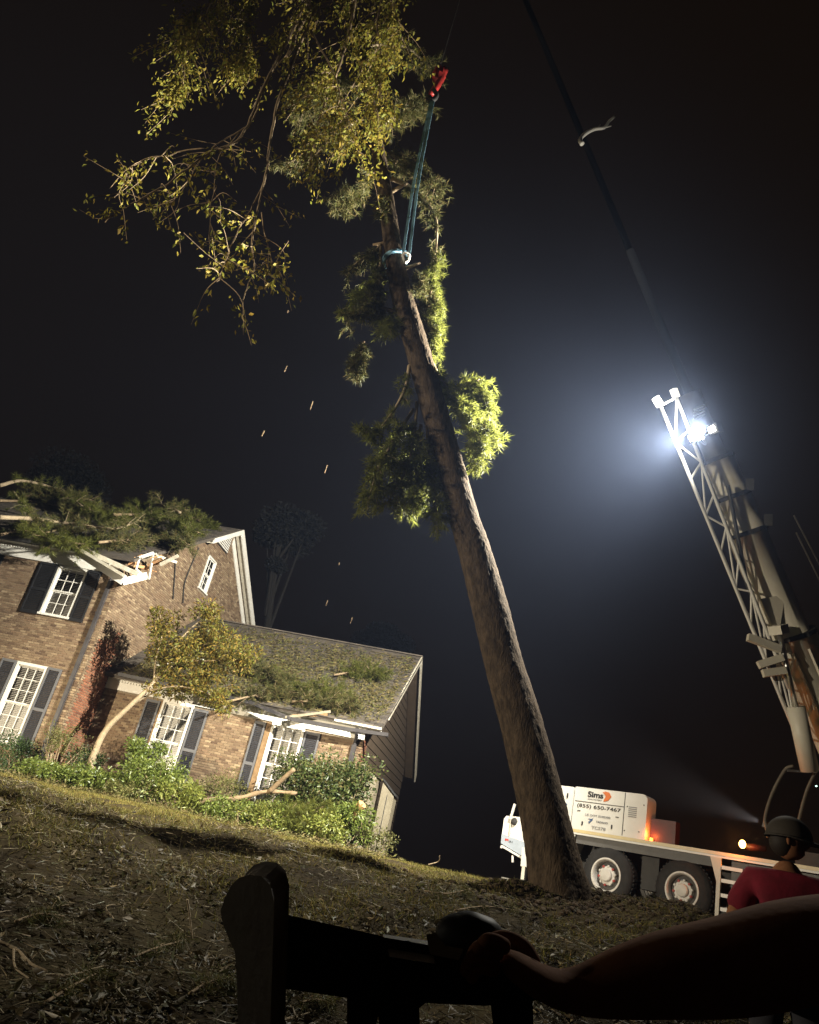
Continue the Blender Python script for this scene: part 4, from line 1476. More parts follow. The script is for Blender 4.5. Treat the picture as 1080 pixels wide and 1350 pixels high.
# ladder
for i, z in enumerate((1.27, 1.00, 0.70, 0.42)):
    MB(TC).box(2.82, 3.28, -0.04, 0.10, z, z + 0.075).build('ladder_rung', 'crane_white', crane)
MB(TC).prism([(2.55, 1.50), (2.80, 1.50), (2.80, 0.98), (2.78, 0.30), (2.70, 0.30), (2.71, 1.0)], -0.03, 0.04).build('ladder_post', 'crane_cream', crane)
cb('ladder_panel', 'crane_panel', 2.98, 3.34, 0.12, 0.16, 0.32, 1.48)
cb('side_box', 'crane_panel', 3.36, 5.6, 0.08, 0.7, 0.55, 1.48)

# front cab seen left of the trunk
MB(TC).prism([(-3.26, 1.20), (-2.2, 1.05), (-2.2, 1.74), (-3.20, 1.69), (-3.27, 1.60)], 0.05, 2.4).build('cab_body', 'crane_white', crane)
MB(TC).prism([(-3.24, 0.96), (-2.2, 0.66), (-2.2, 1.047), (-3.26, 1.196)], 0.03, 2.4).build('cab_skirt', 'crane_grey', crane)
MB(TC).prism([(-2.2, 1.74), (-2.2, 2.4), (-2.62, 2.4), (-2.98, 1.712)], 0.3, 2.2).build('cab_window', 'crane_dark', crane)
MB(TC).bar(tp(673, 1080, 0.0), tp(679, 1060, 0.0), .05, .05).build('mirror_arm', 'crane_white', crane)
MB(TC).bar(tp(672, 1100, 0.02), tp(674, 1078, 0.02), .02, .02).build('grab_rail', 'crane_cream', crane)
mb = MB(TC)
mb.blob(tp(678, 1083, 0.02), .10, (1, .5, 1), .1)
mb.build('mirror', 'crane_dark', crane)
MB(TC).bar(tp(663, 1116, .02), tp(690, 1132, .02), .06, .05).build('bumper_bar', 'crane_white', crane)
MB(TC).bar(tp(661, 1116, .0), tp(663, 1117, .0), .07, .07).build('bumper_lamp', 'rim', crane)
MB(TC).bar(tp(676, 1128, .02), tp(676, 1137, .02), .04, .04).build('tow_hook', 'rim', crane)
text('SA 5', -2.98, -2.86, 1.02, .05, 'print_black', crane, y=.02)
MB(TC).box(-3.12, -3.0, 0.022, 0.032, 1.05, 1.10).build('decal', 'hub_red', crane)
# front outrigger
jack = MB(TC).bar(tp(694, 1118, -.1), tp(692, 1143, -.1), .16, .16).build('outrigger_sleeve', 'crane_white', crane)
MB(TC).bar(tp(692, 1140, -.1), tp(690, 1160, -.1), .10, .10).build('outrigger_ram', 'chrome', crane)
MB(TC).box(-2.62, -2.08, -0.35, 0.15, 0.03, 0.09).build('outrigger_pad', 'steel', crane)
MB(TC).box(-2.75, -2.40, -0.42, -0.36, 0.10, 0.13).build('outrigger_pad_handle', 'steel', crane)
# superstructure right of frame
cb('turntable', 'crane_dark', 4.2, 6.2, 0.5, 2.3, 1.60, 1.95)
cb('superstructure', 'crane_cream', 5.1, 7.8, 0.7, 2.1, 1.95, 3.1)

# boom: pivot on the superstructure, tip above the hook
HOOK = at(575, 105, 12.0)
TIP = np.array([HOOK[0], HOOK[1], 25.2])
PIV = on_plane(1143, 1080, CB + TYv * 1.37, TYv)
BA = unit(TIP - PIV)
BL = np.linalg.norm(TIP - PIV)
_ss = np.linspace(0, BL, 4000)
_py = np.array([proj(PIV + BA * s)[1] for s in _ss])


def s_at(py):
    return float(_ss[np.argmin(abs(_py - py))])


view = unit(PIV + BA * 9 - O)
BS = unit(np.cross(BA, view))                 # across the boom as seen
BS = BS if BS @ AX > 0 else -BS
BN = np.cross(BS, BA)
BN = BN if BN @ view < 0 else -BN             # towards the viewer


def bpt(s, a=0.0, n=0.0):
    return PIV + BA * s + BS * a + BN * n


def boom_section(name, s0, s1, w0, w1, mat, parent=crane, off=0.0, chamfer=0.28):
    k = 16
    mb = MB()
    V = []
    for s, w in ((s0, w0), (s1, w1)):
        for j in range(k):
            a = 2 * math.pi * (j + .5) / k
            c, sn = math.cos(a), math.sin(a)
            e = 2.5
            r = (abs(c) ** e + abs(sn) ** e) ** (-1 / e)
            V.append(bpt(s, off + c * r * w / 2, sn * r * w * 0.58))
    Fc = [(j, (j + 1) % k, (j + 1) % k + k, j + k) for j in range(k)] + [tuple(range(k)), tuple(range(2 * k - 1, k - 1, -1))]
    mb.raw(V, Fc)
    return mb.build(name, mat, parent, smooth=(s1 - s0) > .2)


sA, sB, sC, sD = s_at(838), s_at(702), s_at(655), s_at(606)
boom_section('boom_section', -1.5, sA, 1.0, 0.96, 'crane_cream', off=0.08)
boom_section('boom_section', sA - .4, sB, 0.92, 0.90, 'crane_cream', off=-0.02)
boom_section('boom_section', sB, sC, 0.84, 0.84, 'crane_cream', off=0.0)
boom_section('boom_section', sC, sD, 0.78, 0.78, 'crane_cream', off=0.0)
boom_section('boom_section', sD, s_at(520), 0.52, 0.50, 'crane_panel')
boom_section('boom_section', s_at(520), s_at(330), 0.24, 0.20, 'boom_unlit')
boom_section('boom_section', s_at(330), BL, 0.17, 0.14, 'boom_unlit')
for s, w, off in ((sB, .96, .0), (sC, .89, .0), (sD, .83, .0), (sA, 1.04, .06)):
    boom_section('boom_collar', s - .05, s + .05, w, w, 'crane_dark', off=off)
for s, off in ((sB, .52), (sC, .45)):
    MB().bar(bpt(s, off - .05, .3), bpt(s + .25, off + .05, .3), .18, .10).build('wear_pad', 'crane_dark', crane)
# stiffening ribs on the lower boom and hoses
for a in (-0.08, 0.26):
    MB().bar(bpt(-1.0, a, .60), bpt(sA - .3, a, .58), .06, .05).build('boom_rib', 'crane_cream', crane)
mb = MB()
mb.tube([bpt(-1, .98, .2), bpt(5, 1.02, .3), bpt(s_at(720), .95, .3)], .02, 5)
mb.build('winch_rope', 'steel', crane)
mb = MB()
mb.tube([bpt(-1, 1.15, .1), bpt(5, 1.18, .2), bpt(s_at(700), 1.05, .2)], .02, 5)
mb.build('winch_rope', 'steel', crane)
# hoist rope from the boom tip to the hook block
mb = MB()
mb.tube([TIP, HOOK + EZ * 0.6], .012, 5)
mb.build('hoist_rope', 'crane_dark', crane)
MB().bar(TIP - BA * .8, TIP + BA * .3, .6, .7).build('boom_head', 'crane_panel', crane)

# lift cylinder
def bdepth(px, py, dn=0.0):
    """pixel at the boom's own distance, moved towards the viewer"""
    s = s_at(py)
    p = bpt(s)
    d = (p - O) @ AF
    return deep(px, py, d - dn)


rodA, rodB, rodC = bdepth(1028, 836, .7), bdepth(1050, 934, .7), bdepth(1068, 1016, .7)
mb = MB()
mb.tube([rodA, rodB], .055, 14)
mb.build('lift_rod', 'chrome', crane, smooth=True)
mb = MB()
mb.tube([rodB + (rodA - rodB) * .02, rodC], .19, 18)
mb.build('lift_cylinder', 'crane_cream', crane, smooth=True)
MB().bar(rodA, rodA + (rodA - rodB) * .12, .3, .35).build('lift_clevis', 'crane_cream', crane)
# underside wedge plate where the lift rod meets the boom
P4 = [bdepth(1003, 790, .50), bdepth(1036, 783, .50), bdepth(1029, 824, .54), bdepth(1018, 824, .54)]
mb = MB()
back = [p - BN * .1 for p in P4]
mb.hexa(P4 + back)
mb.build('boom_gusset', 'crane_cream', crane)

# folded lattice jib beside the boom
jl = [(871, 535), (1050, 969)]
jr = [(892, 524), (1040, 908)]


def jline(pq, t, dn):
    (a, b), (c, d) = pq
    return bdepth(a + (c - a) * t, b + (d - b) * t, dn)


chord = {}
for nm, pq, dn, t1 in (('l', jl, .55, 1.0), ('r', jr, .65, 1.0), ('lb', jl, .05, 1.0), ('rb', jr, .15, 1.0)):
    P = [jline(pq, t, dn) for t in np.linspace(0, t1, 8)]
    mb = MB()
    mb.tube(P, .042 if nm in 'lr' else .035, 8)
    mb.build('jib_chord', 'crane_white', crane, smooth=True)
N = 9
for i in range(N + 1):
    t = i / N
    a, b = jline(jl, t, .55), jline(jr, t, .65)
    ab, bb = jline(jl, t, .05), jline(jr, t, .15)
    for p, q in ((a, b), (a, ab), (b, bb)):
        MB().tube([p, q], .026, 6).build('jib_brace', 'crane_white', crane)
    if i < N:
        t2 = (i + 1) / N
        a2, b2 = jline(jl, t2, .55), jline(jr, t2, .65)
        ab2 = jline(jl, t2, .05)
        for p, q in (((a, b2) if i % 2 else (b, a2)), (a if i % 2 else ab, ab2 if i % 2 else a2)):
            MB().tube([p, q], .024, 6).build('jib_brace', 'crane_white', crane)
for (px, py, qx, qy) in ((871, 535, 864, 524), (892, 524, 888, 513)):
    MB().bar(bdepth(px, py, .6), bdepth(qx, qy, .6), .12, .14).build('jib_lug', 'crane_white', crane)
for (a, b, c, d) in ((986, 840, 1029, 856), (1000, 877, 1032, 867), (1006, 888, 1036, 884)):
    MB().bar(bdepth(a, b, .75), bdepth(c, d, .75), .12, .16).build('jib_bracket', 'crane_cream', crane)
mb = MB()
mb.tube([bdepth(960, 640, .6), bdepth(985, 770, .62), bdepth(1010, 830, .62)], .05, 6)
mb.build('hose_track', 'crane_dark', crane)

# floodlights on the boom
for k, (px, py, tgt, pw) in enumerate(((912, 577, (-7.0, 21.0, 8.0), 50000), (938, 566, (-5.0, 17.0, 9.0), 17000))):
    c = bdepth(px, py, 1.7)
    tgt = np.array(tgt)
    d = unit(tgt - c)
    toc = unit(O - c)
    fd = unit(d + toc * 1.2)
    up = EZ
    MB().bar(c - fd * .22, c - fd * .03, .26, .22).build('floodlight', 'crane_dark', crane)
    sdd = unit(np.cross(fd, up))
    upd = np.cross(sdd, fd)
    MB().bar(c - fd * .028, c, .15, .13).build('floodlight_lens', 'flood_lens', crane)
    MB().bar(c - fd * .2, bpt(s_at(py + 8), -.1, .3), .05, .05).build('floodlight_bracket', 'crane_panel', crane)
    spot('floodlight_beam', tuple(c + fd * .25), tuple(c + fd * .25 + d), pw, (150, 177)[k], 1.0, (1.0, 0.95, 0.82), 0.10)
for i in range(4):
    MB().bar(bdepth(915, 540 + i * 4, .5), bdepth(929, 534 + i * 4, .5), .05, .03).build('lamp_guard', 'crane_white', crane)

# operator cab hoops with glass, right edge
CO = -0.25
hoopL = [tp(*q, CO) for q in ((1046, 1010), (1036, 1014), (1024, 1034), (1015, 1055), (1009, 1078), (1010, 1088), (1013, 1104))]
hoopR = [tp(*q, CO + .5) for q in ((1082, 1012), (1074, 1020), (1064, 1042), (1057, 1066), (1052, 1090), (1052, 1110))]
for h in (hoopL, hoopR):
    mb = MB(TC)
    mb.tube(smooth_line(h, 5), .035, 8)
    mb.build('cab_frame', 'cab_tube', crane, smooth=True)
MB(TC).bar(tp(1038, 1016, CO), tp(1066, 1018, CO + .3), .05, .05).build('cab_frame', 'crane_panel', crane)
mb = MB(TC)
A = smooth_line(hoopL[1:], 4)
B = smooth_line(hoopR[1:], 5)[:len(A)]
k = min(len(A), len(B))
mb.raw(list(A[:k]) + list(B[:k]), [(i, i + 1, k + i + 1, k + i) for i in range(k - 1)])
mb.build('cab_glass', 'cab_glass', crane)
MB(TC).bar(tp(1076, 1036, -.3), tp(1077, 1037, -.3), .03, .03).build('indicator_lamp', 'green_lamp', crane)
wlp = tp(1012, 1088, -.1)
MB(TC).bar(wlp, wlp + np.array([-.08, 0, .02]), .14, .14).build('work_lamp', 'crane_panel', crane)
src = cw(*(wlp + np.array([-.14, -.05, .03])))
spot('work_lamp_beam', tuple(src), tuple(at(770, 985, 15.0)), 5000, 26, 1.0, (1, .72, .45), .05)

# ------------------------------------------------------------------ sling and hook block
hk = thing('hook_block', 'red crane hook block hanging above the pine in the dark sky', 'hook', loc=HOOK)
d1 = unit(at(587, 90, 12) - at(568, 125, 12))
mb = MB()
mb.blob(at(579, 98, 12), .30, (0.55, .45, 1.0), .25, (12, 9), 3)
mb.build('block', 'hook_red', hk, smooth=False)
mb = MB()
mb.tube(smooth_line([at(586, 92, 12), at(577, 112, 12), at(568, 124, 12)], 5), np.linspace(.10, .07, 11), 8)
mb.build('shank', 'hook_red', hk, smooth=True)
mb = MB()
mb.tube(smooth_line([at(572, 118, 11.9), at(576, 126, 11.9), at(571, 132, 11.9), at(566, 127, 11.9)], 5), .05, 7)
mb.build('hook', 'crane_dark', hk, smooth=True)
sl = thing('lifting_sling', 'long blue webbing sling running from the hook down to the pine', 'sling', loc=at(535, 340, 11.9))
for (a, b) in (((569, 130), (531, 338)), ((572, 130), (539, 340))):
    mid = ((a[0] + b[0]) / 2 - 3, (a[1] + b[1]) / 2)
    P = smooth_line([at(*a, 11.9), at(*mid, 11.8), at(*b, 11.72)], 8)
    mb = MB()
    for p, q in zip(P, P[1:]):
        mb.bar(p, q + (q - p) * .02, .055, .02, up=AF)
    mb.build('strap', 'strap_blue', sl)
mb = MB()
cc, rr = trunk_centre(522, 342, 27)
ringp = [cc + (math.cos(a) * s0 + math.sin(a) * t0) * (rr + .05) for a in np.linspace(0, 2 * math.pi, 25)]
mb.tube(ringp, .045, 6)
mb.build('choker_loop', 'strap_blue', sl)
mb = MB()
mb.tube(smooth_line([at(531, 336, 11.7), at(535, 346, 11.66), at(540, 338, 11.7), at(535, 333, 11.66), at(531, 337, 11.7)], 4), .03, 6)
mb.build('shackle', 'rim', sl)

# ------------------------------------------------------------------ pieces falling through the air
fb = thing('falling_branch', 'small pale forked branch tumbling in the dark sky at upper right', 'branch', loc=at(785, 172, 13))
mb = MB()
mb.tube(smooth_line([at(768, 190, 13), at(765, 184, 13), at(772, 176, 13), at(784, 170, 13), at(797, 168, 13), at(803, 160, 13), at(810, 154, 13)], 4), np.linspace(.06, .03, 25), 7)
mb.build('stem', 'trim', fb, smooth=True)
mb = MB()
mb.tube([at(787, 170, 13), at(792, 164, 13)], [.03, .012], 6)
mb.build('twig', 'trim', fb)
mb = MB()
mb.tube([at(797, 168, 13), at(806, 166, 13)], [.03, .012], 6)
mb.build('twig', 'trim', fb)
for (a, b, c, d) in ((428, 624, 435, 602), (409, 540, 416, 518), (375, 490, 382, 475), (345, 575, 352, 560), (447, 745, 448, 738), (430, 798, 434, 784), (462, 822, 467, 806), (379, 412, 381, 406)):
    mb = MB()
    mb.bar(at(a, b, 14), at((a + c) / 2, (b + d) / 2, 14), .008 + .003 * (a % 3), .010 + .004 * (b % 3))
    o = mb.build('falling_chip', 'bark_limb')
    tag(o, 'pale wood chip falling through the dark air left of the pine', 'wood chip', 'wood chips falling left of the pine')


# ------------------------------------------------------------------ people
def skinned(name, verts, edges, radii, mat, parent, sub=2, root=0):
    me = bpy.data.meshes.new('tmp')
    me.from_pydata([tuple(map(float, v)) for v in verts], edges, [])
    ob = bpy.data.objects.new('tmp', me)
    col.objects.link(ob)
    md = ob.modifiers.new('s', 'SKIN')
    for i, r in enumerate(radii):
        r = (r, r) if np.isscalar(r) else r
        me.skin_vertices[0].data[i].radius = r
        me.skin_vertices[0].data[i].use_root = (i == root)
    sd = ob.modifiers.new('d', 'SUBSURF')
    sd.levels = sd.render_levels = sub
    dg = bpy.context.evaluated_depsgraph_get()
    m2 = bpy.data.meshes.new_from_object(ob.evaluated_get(dg))
    V = [v.co[:] for v in m2.vertices]
    Fc = [tuple(p.vertices) for p in m2.polygons]
    bpy.data.objects.remove(ob)
    bpy.data.meshes.remove(me)
    bpy.data.meshes.remove(m2)
    mb = MB()
    mb.raw(V, Fc)
    return mb.build(name, mat, parent, smooth=True)


# worker in red shirt, back to the camera, looking right
WD = 5.6
r_ = ray(1038, 1066)
r_ = r_ / math.hypot(r_[0], r_[1])
wtop = O + r_ * WD
wb = np.array([wtop[0], wtop[1], wtop[2] - 1.86])
worker = thing('person', 'person in red shirt and dark helmet standing with back turned near the crane', 'person', loc=wb)
bx = unit(np.array([wb[1], -wb[0], 0]))         # to the viewer's right
by = unit(np.array([wb[0], wb[1], 0]))          # away from the viewer


def W_(a, b, h):
    return wb + bx * a + by * b + EZ * h


bv = [W_(0, 0, .98), W_(0, 0, 1.16), W_(0, .02, 1.36), W_(0, .02, 1.48), W_(0, .03, 1.56),
      W_(-.20, .02, 1.42), W_(-.30, -.02, 1.16), W_(-.26, .06, .92),
      W_(.20, .02, 1.42), W_(.30, .05, 1.16), W_(.24, .22, .98),
      W_(-.10, 0, .88), W_(-.12, .02, .50), W_(-.13, .0, .08), W_(.10, 0, .88), W_(.13, .02, .50), W_(.15, 0, .08)]
be = [(0, 1), (1, 2), (2, 3), (3, 4), (2, 5), (5, 6), (6, 7), (2, 8), (8, 9), (9, 10), (0, 11), (11, 12), (12, 13), (0, 14), (14, 15), (15, 16)]
brd = [(.14, .10), (.13, .09), (.13, .09), (.08, .075), .07, .06, .052, .04, .06, .052, .04, .095, .065, .045, .095, .065, .045]
# clothed body: torso and sleeves red, legs dark
skinned('body', bv, be, brd, 'skin', worker)
tv = [W_(0, 0, .96), W_(0, 0, 1.16), W_(0, .02, 1.35), W_(0, .02, 1.49), W_(-.19, .02, 1.40), W_(-.285, -.01, 1.20), W_(.19, .02, 1.40), W_(.285, .04, 1.20)]
skinned('shirt', tv, [(0, 1), (1, 2), (2, 3), (2, 4), (4, 5), (2, 6), (6, 7)], [(.185, .145), (.175, .14), (.18, .145), .085, .10, .085, .10, .085], 'shirt_red', worker)
lv_ = [W_(0, 0, .96), W_(-.10, 0, .86), W_(-.12, .02, .50), W_(-.13, .0, .10), W_(.10, 0, .86), W_(.13, .02, .50), W_(.15, 0, .10)]
skinned('trousers', lv_, [(0, 1), (1, 2), (2, 3), (0, 4), (4, 5), (5, 6)], [(.17, .13), .11, .085, .075, .11, .085, .075], 'trousers', worker)
for s in (-.13, .15):
    mb = MB()
    mb.blob(W_(s, .05, .06), .09, (.9, 1.6, .75), .05, (12, 8))
    mb.build('boot', 'boot', worker, smooth=True)
for (a, b, c, h) in ((.02, -.137, 1.25, .05), (.09, -.135, 1.20, .04), (.06, -.138, 1.14, .03)):
    mb = MB()
    mb.blob(W_(a, b, c), h, (.8, .16, 1.2), .1, (10, 6))
    mb.build('shirt_print', 'shirt_print', worker)
# head looking right: face to +bx
hc = W_(0.01, .03, 1.68)
V, Fc = [], []
nu, nv = 20, 14
for i in range(nv + 1):
    th = math.pi * i / nv
    for j in range(nu):
        ph = 2 * math.pi * j / nu
        d = np.array([math.sin(th) * math.cos(ph), math.sin(th) * math.sin(ph), math.cos(th)])
        sx, sy, sz = .098, .076, .118
        x_ = d[0] * sx
        if d[0] > .75 and -.35 < d[2] < .1:
            x_ += .022 * (1 - abs(d[1]) * 2.2 if abs(d[1]) < .45 else 0)      # nose
        if d[0] > .3 and d[2] < -.5:
            x_ += .012                                                          # chin
        V.append(hc + bx * x_ + by * d[1] * sy + EZ * d[2] * sz)
for i in range(nv):
    for j in range(nu):
        j2 = (j + 1) % nu
        Fc.append((i * nu + j, (i + 1) * nu + j, (i + 1) * nu + j2, i * nu + j2))
mb = MB()
mb.raw(V, Fc)
mb.build('head', 'skin', worker, smooth=True)
mb = MB()
mb.blob(hc - by * .078 + EZ * -.01, .026, (.6, .35, 1.1), .1, (8, 6))
mb.build('ear', 'skin', worker, smooth=True)
mb = MB()
mb.blob(hc - bx * .03 - EZ * .02, .092, (.9, .9, .95), .05, (14, 10))
mb.build('hair', 'hair', worker, smooth=True)
# helmet dome and brim
V, Fc = [], []
nu, nv = 24, 8
for i in range(nv + 1):
    th = math.pi * 0.5 * i / nv
    for j in range(nu):
        ph = 2 * math.pi * j / nu
        V.append(hc + EZ * (.015 + .125 * math.cos(th)) + bx * (.135 * math.sin(th) * math.cos(ph)) + by * (.112 * math.sin(th) * math.sin(ph)))
for i in range(nv):
    for j in range(nu):
        j2 = (j + 1) % nu
        Fc.append((i * nu + j, (i + 1) * nu + j, (i + 1) * nu + j2, i * nu + j2))
mb = MB()
mb.raw(V, Fc)
hel = mb.build('helmet', 'helmet', worker, smooth=True)
mb = MB()
ring = []
for j in range(24):
    ph = 2 * math.pi * j / 24
    e = 1.0 + 0.38 * max(0, math.cos(ph)) ** 2
    ring.append(hc + EZ * (.012 - .02 * max(0, math.cos(ph))) + bx * (.142 * e * math.cos(ph)) + by * (.118 * math.sin(ph)))
inner = [hc + EZ * .016 + bx * (.12 * math.cos(2 * math.pi * j / 24)) + by * (.10 * math.sin(2 * math.pi * j / 24)) for j in range(24)]
low = [p - EZ * .008 for p in ring]
mb.raw(ring + inner + low, [(j, (j + 1) % 24, 24 + (j + 1) % 24, 24 + j) for j in range(24)] + [(j, 48 + j, 48 + (j + 1) % 24, (j + 1) % 24) for j in range(24)])
mb.build('brim', 'helmet', hel)

# bystander beside the camera: bare forearm reaching in from the right, hand on a dark tool
FD = 0.95


def fg(px, py, dz=0.0):
    return deep(px, py, FD + dz)


gnd = float(gz(1.0, 0.2))
by2 = thing('person', 'person at the lower right edge with bare arm stretched out holding a dark tool', 'person', loc=(1.05, 0.25, gnd))
sh = fg(1290, 1215, .25)
el = fg(1040, 1255, .02)
el2 = fg(960, 1276, .0)
fm = fg(880, 1283, -.01)
fw = fg(805, 1299, -.02)
wr = fg(748, 1312, -.03)
pal = fg(705, 1292, -.04)
kn = fg(660, 1262, -.05)
neck = np.array([sh[0] + .18, sh[1] - .12, sh[2] + .08])
chest = neck + np.array([0, 0, -.18])
pel = chest + np.array([.02, -.02, -.45])
hipL, kneeL, anL = pel + np.array([-.09, .02, -.10]), pel + np.array([-.10, .04, -.48]), np.array([pel[0] - .10, pel[1] + .02, gnd + .08])
hipR, kneeR, anR = pel + np.array([.09, -.02, -.10]), pel + np.array([.10, 0, -.48]), np.array([pel[0] + .10, pel[1] - .02, gnd + .08])
shR, elR, haR = chest + np.array([.22, -.10, .08]), chest + np.array([.28, -.1, -.2]), chest + np.array([.24, .05, -.42])
hd0, hd1 = neck + np.array([0, 0, .10]), neck + np.array([-.01, .03, .24])
bv = [pel, chest, neck, sh, el, el2, fm, fw, wr, pal, kn, hipL, kneeL, anL, hipR, kneeR, anR, shR, elR, haR, hd0, hd1]
be = [(0, 1), (1, 2), (1, 3), (3, 4), (4, 5), (5, 6), (6, 7), (7, 8), (8, 9), (9, 10), (0, 11), (11, 12), (12, 13), (0, 14), (14, 15), (15, 16), (1, 17), (17, 18), (18, 19), (2, 20), (20, 21)]
brd = [(.17, .12), (.18, .12), .06, .065, .066, .060, .052, .040, (.030, .022), (.040, .020), (.040, .016), .10, .07, .045, .10, .07, .045, .07, .05, .035, .06, .10]
skinned('body', bv, be, brd, 'skin', by2)
# fingers and thumb closing over the grip
for i, (a, b, c) in enumerate((((668, 1250), (640, 1238), (628, 1262)), ((660, 1258), (628, 1248), (618, 1274)), ((655, 1268), (622, 1260), (612, 1286)), ((655, 1278), (628, 1274), (620, 1294)))):
    skinned('finger', [fg(*a, -.045), fg((a[0] + b[0]) / 2, (a[1] + b[1]) / 2 - 2, -.06), fg(*b, -.06), fg(*c, -.05)], [(0, 1), (1, 2), (2, 3)], [.0105, .010, .0095, .008], 'skin', by2)
skinned('thumb', [fg(705, 1280, -.02), fg(690, 1248, .0), fg(668, 1236, .005), fg(645, 1240, -.0)], [(0, 1), (1, 2), (2, 3)], [.014, .0125, .011, .009], 'skin', by2)
# sleeve, shirt and trousers
skinned('shirt', [pel + EZ * .02, chest, neck - EZ * .04, sh, sh + (el - sh) * .45, shR, shR + (elR - shR) * .7], [(0, 1), (1, 2), (1, 3), (3, 4), (1, 5), (5, 6)], [(.19, .14), (.20, .14), .07, .085, .085, .09, .07], 'trousers', by2)
skinned('trousers', [pel, hipL, kneeL, anL + EZ * .04, hipR, kneeR, anR + EZ * .04], [(0, 1), (1, 2), (2, 3), (0, 4), (4, 5), (5, 6)], [(.18, .13), .115, .085, .07, .115, .085, .07], 'trousers', by2)
mb = MB()
mb.blob(hd1 + np.array([-.01, -.02, .03]), .115, (.9, 1, .95), .05, (14, 10))
mb.build('hair', 'hair', by2, smooth=True)
for q in (anL, anR):
    mb = MB()
    mb.blob(np.array([q[0], q[1] + .05, gnd + .05]), .09, (.8, 1.6, .6), .05, (12, 8))
    mb.build('shoe', 'boot', by2, smooth=True)

# the tool in that hand
tool = thing('hand_tool', 'black hand tool with a grey upright paddle head and bare metal plate', 'tool', loc=fg(640, 1270, -.04))


def fpoly(name, pts, dz0, dz1, mat, parent=tool, k=None):
    P = [fg(*p, dz0) for p in pts]
    Q = [fg(*p, dz1) for p in pts]
    n_ = len(pts)
    mb = MB()
    mb.raw(P + Q, [tuple(range(n_)), tuple(range(2 * n_ - 1, n_ - 1, -1))] + [(i, (i + 1) % n_, (i + 1) % n_ + n_, i + n_) for i in range(n_)])
    o = mb.build(name, mat, parent)
    bv_ = o.modifiers.new('bevel', 'BEVEL')
    bv_.width = 0.004
    bv_.segments = 2
    return o


_pp = [(322, 1400), (316, 1345), (314, 1290), (312, 1255), (303, 1236), (295, 1216), (293, 1203), (298, 1188), (306, 1172), (316, 1162), (330, 1158), (345, 1160), (355, 1170), (359, 1188), (358, 1230), (356, 1290), (354, 1345), (352, 1400)]
_fa = [fg(px, py, -.03 - (px - 325) * .0013) for px, py in _pp]
_bk = [p + AF * .035 + AX * .012 for p in _fa]
mb = MB()
_n = len(_pp)
mb.raw(_fa + _bk, [tuple(range(_n)), tuple(range(2 * _n - 1, _n - 1, -1))] + [(i, (i + 1) % _n, (i + 1) % _n + _n, i + _n) for i in range(_n)])
o = mb.build('paddle_head', 'tool_grey', tool)
_bm = o.modifiers.new('bevel', 'BEVEL')
_bm.width, _bm.segments = 0.004, 2
fpoly('housing', [(352, 1206), (372, 1210), (500, 1238), (505, 1240), (575, 1252), (640, 1262), (700, 1268), (735, 1290), (735, 1312), (640, 1322), (560, 1318), (545, 1330), (500, 1312), (490, 1360), (462, 1360), (462, 1312), (366, 1298), (352, 1296)], -.035, .03, 'tool_black')
fpoly('handle', [(352, 1208), (366, 1207), (499, 1237), (499, 1246), (366, 1224), (352, 1222)], -.03, .028, 'tool_grey')
mb = MB()
_pt = [fg(505, 1234, .02), fg(567, 1243, .02), fg(573, 1268, -.055), fg(514, 1259, -.055)]
mb.hexa([p - AF * .004 for p in _pt] + [p + AF * .004 for p in _pt])
pl = mb.build('metal_plate', 'tool_steel', tool)
mb = MB()
hole = fg(537, 1250, -.022)
mb.blob(hole, .0095, (1.1, .25, .85), .0, (14, 8))
mb.build('plate_hole', 'print_black', pl, smooth=True)
fpoly('clamp', [(566, 1235), (573, 1234), (585, 1250), (606, 1254), (603, 1262), (570, 1255)], -.05, -.02, 'tool_steel')
mb = MB()
mb.blob(fg(622, 1238, .03), .042, (1.15, .8, .75), .08, (18, 12))
mb.build('grip_cap', 'tool_black', tool, smooth=True)
for i in range(2):
    fpoly('stand_leg', [(500 + i * 150, 1312), (548 + i * 150, 1316), (552 + i * 150, 1420), (512 + i * 150, 1420)], -.03, .02, 'tool_black')

# ------------------------------------------------------------------ ground cover
rng = np.random.default_rng(3)


def scatter(n, x0, x1, y0, y1):
    x, y = rng.uniform(x0, x1, n), rng.uniform(y0, y1, n)
    return x, y


# grass on the lawn
def clump(x, y, f, ph):
    return 0.5 + 0.25 * (np.sin(f * (0.9 * x + 0.6 * y) + ph) * np.sin(f * (0.5 * x - 1.1 * y) + 1 + ph) + np.sin(f * 2.3 * (x - 0.4 * y) + 2 * ph) * np.sin(f * 2.1 * (0.3 * x + y) + ph))


def shade_band(x, y):
    return np.exp(-(((y - 7.2 + 0.12 * x) / 0.85) ** 2)) * np.clip((3.0 - x) / 3, 0, 1)  # grass and litter thinned so bare soil stands in for a shadow


n = 330000
x, y = rng.uniform(-13, 7, n), 6.8 + 17 * rng.random(n) ** 1.45
keep = rng.random(n) < np.clip(clump(x, y, 1.0, 0.3) * 2.6 - 0.75, 0.10, 1) * np.clip(clump(x, y, 4.5, 0.9) * 2.2 - 0.35, 0.15, 1) * (1 - 0.9 * shade_band(x, y)) * np.clip((y - 7.0) / 1.5, 0.05, 1)
x, y = x[keep], y[keep]
P = np.stack([x, y, gz(x, y) - 0.005], -1)
D = rng.normal(size=(len(P), 3)) * (0.7, 0.7, 0) + np.array([0, 0, 0.8])
mb = MB()
needles(mb, P, D, rng.uniform(.03, .11, len(P)), 0.013, rng)
tag(mb.build('grass', 'grass'), 'short yellow green grass and moss over the sloping lawn', 'grass', kind='stuff')
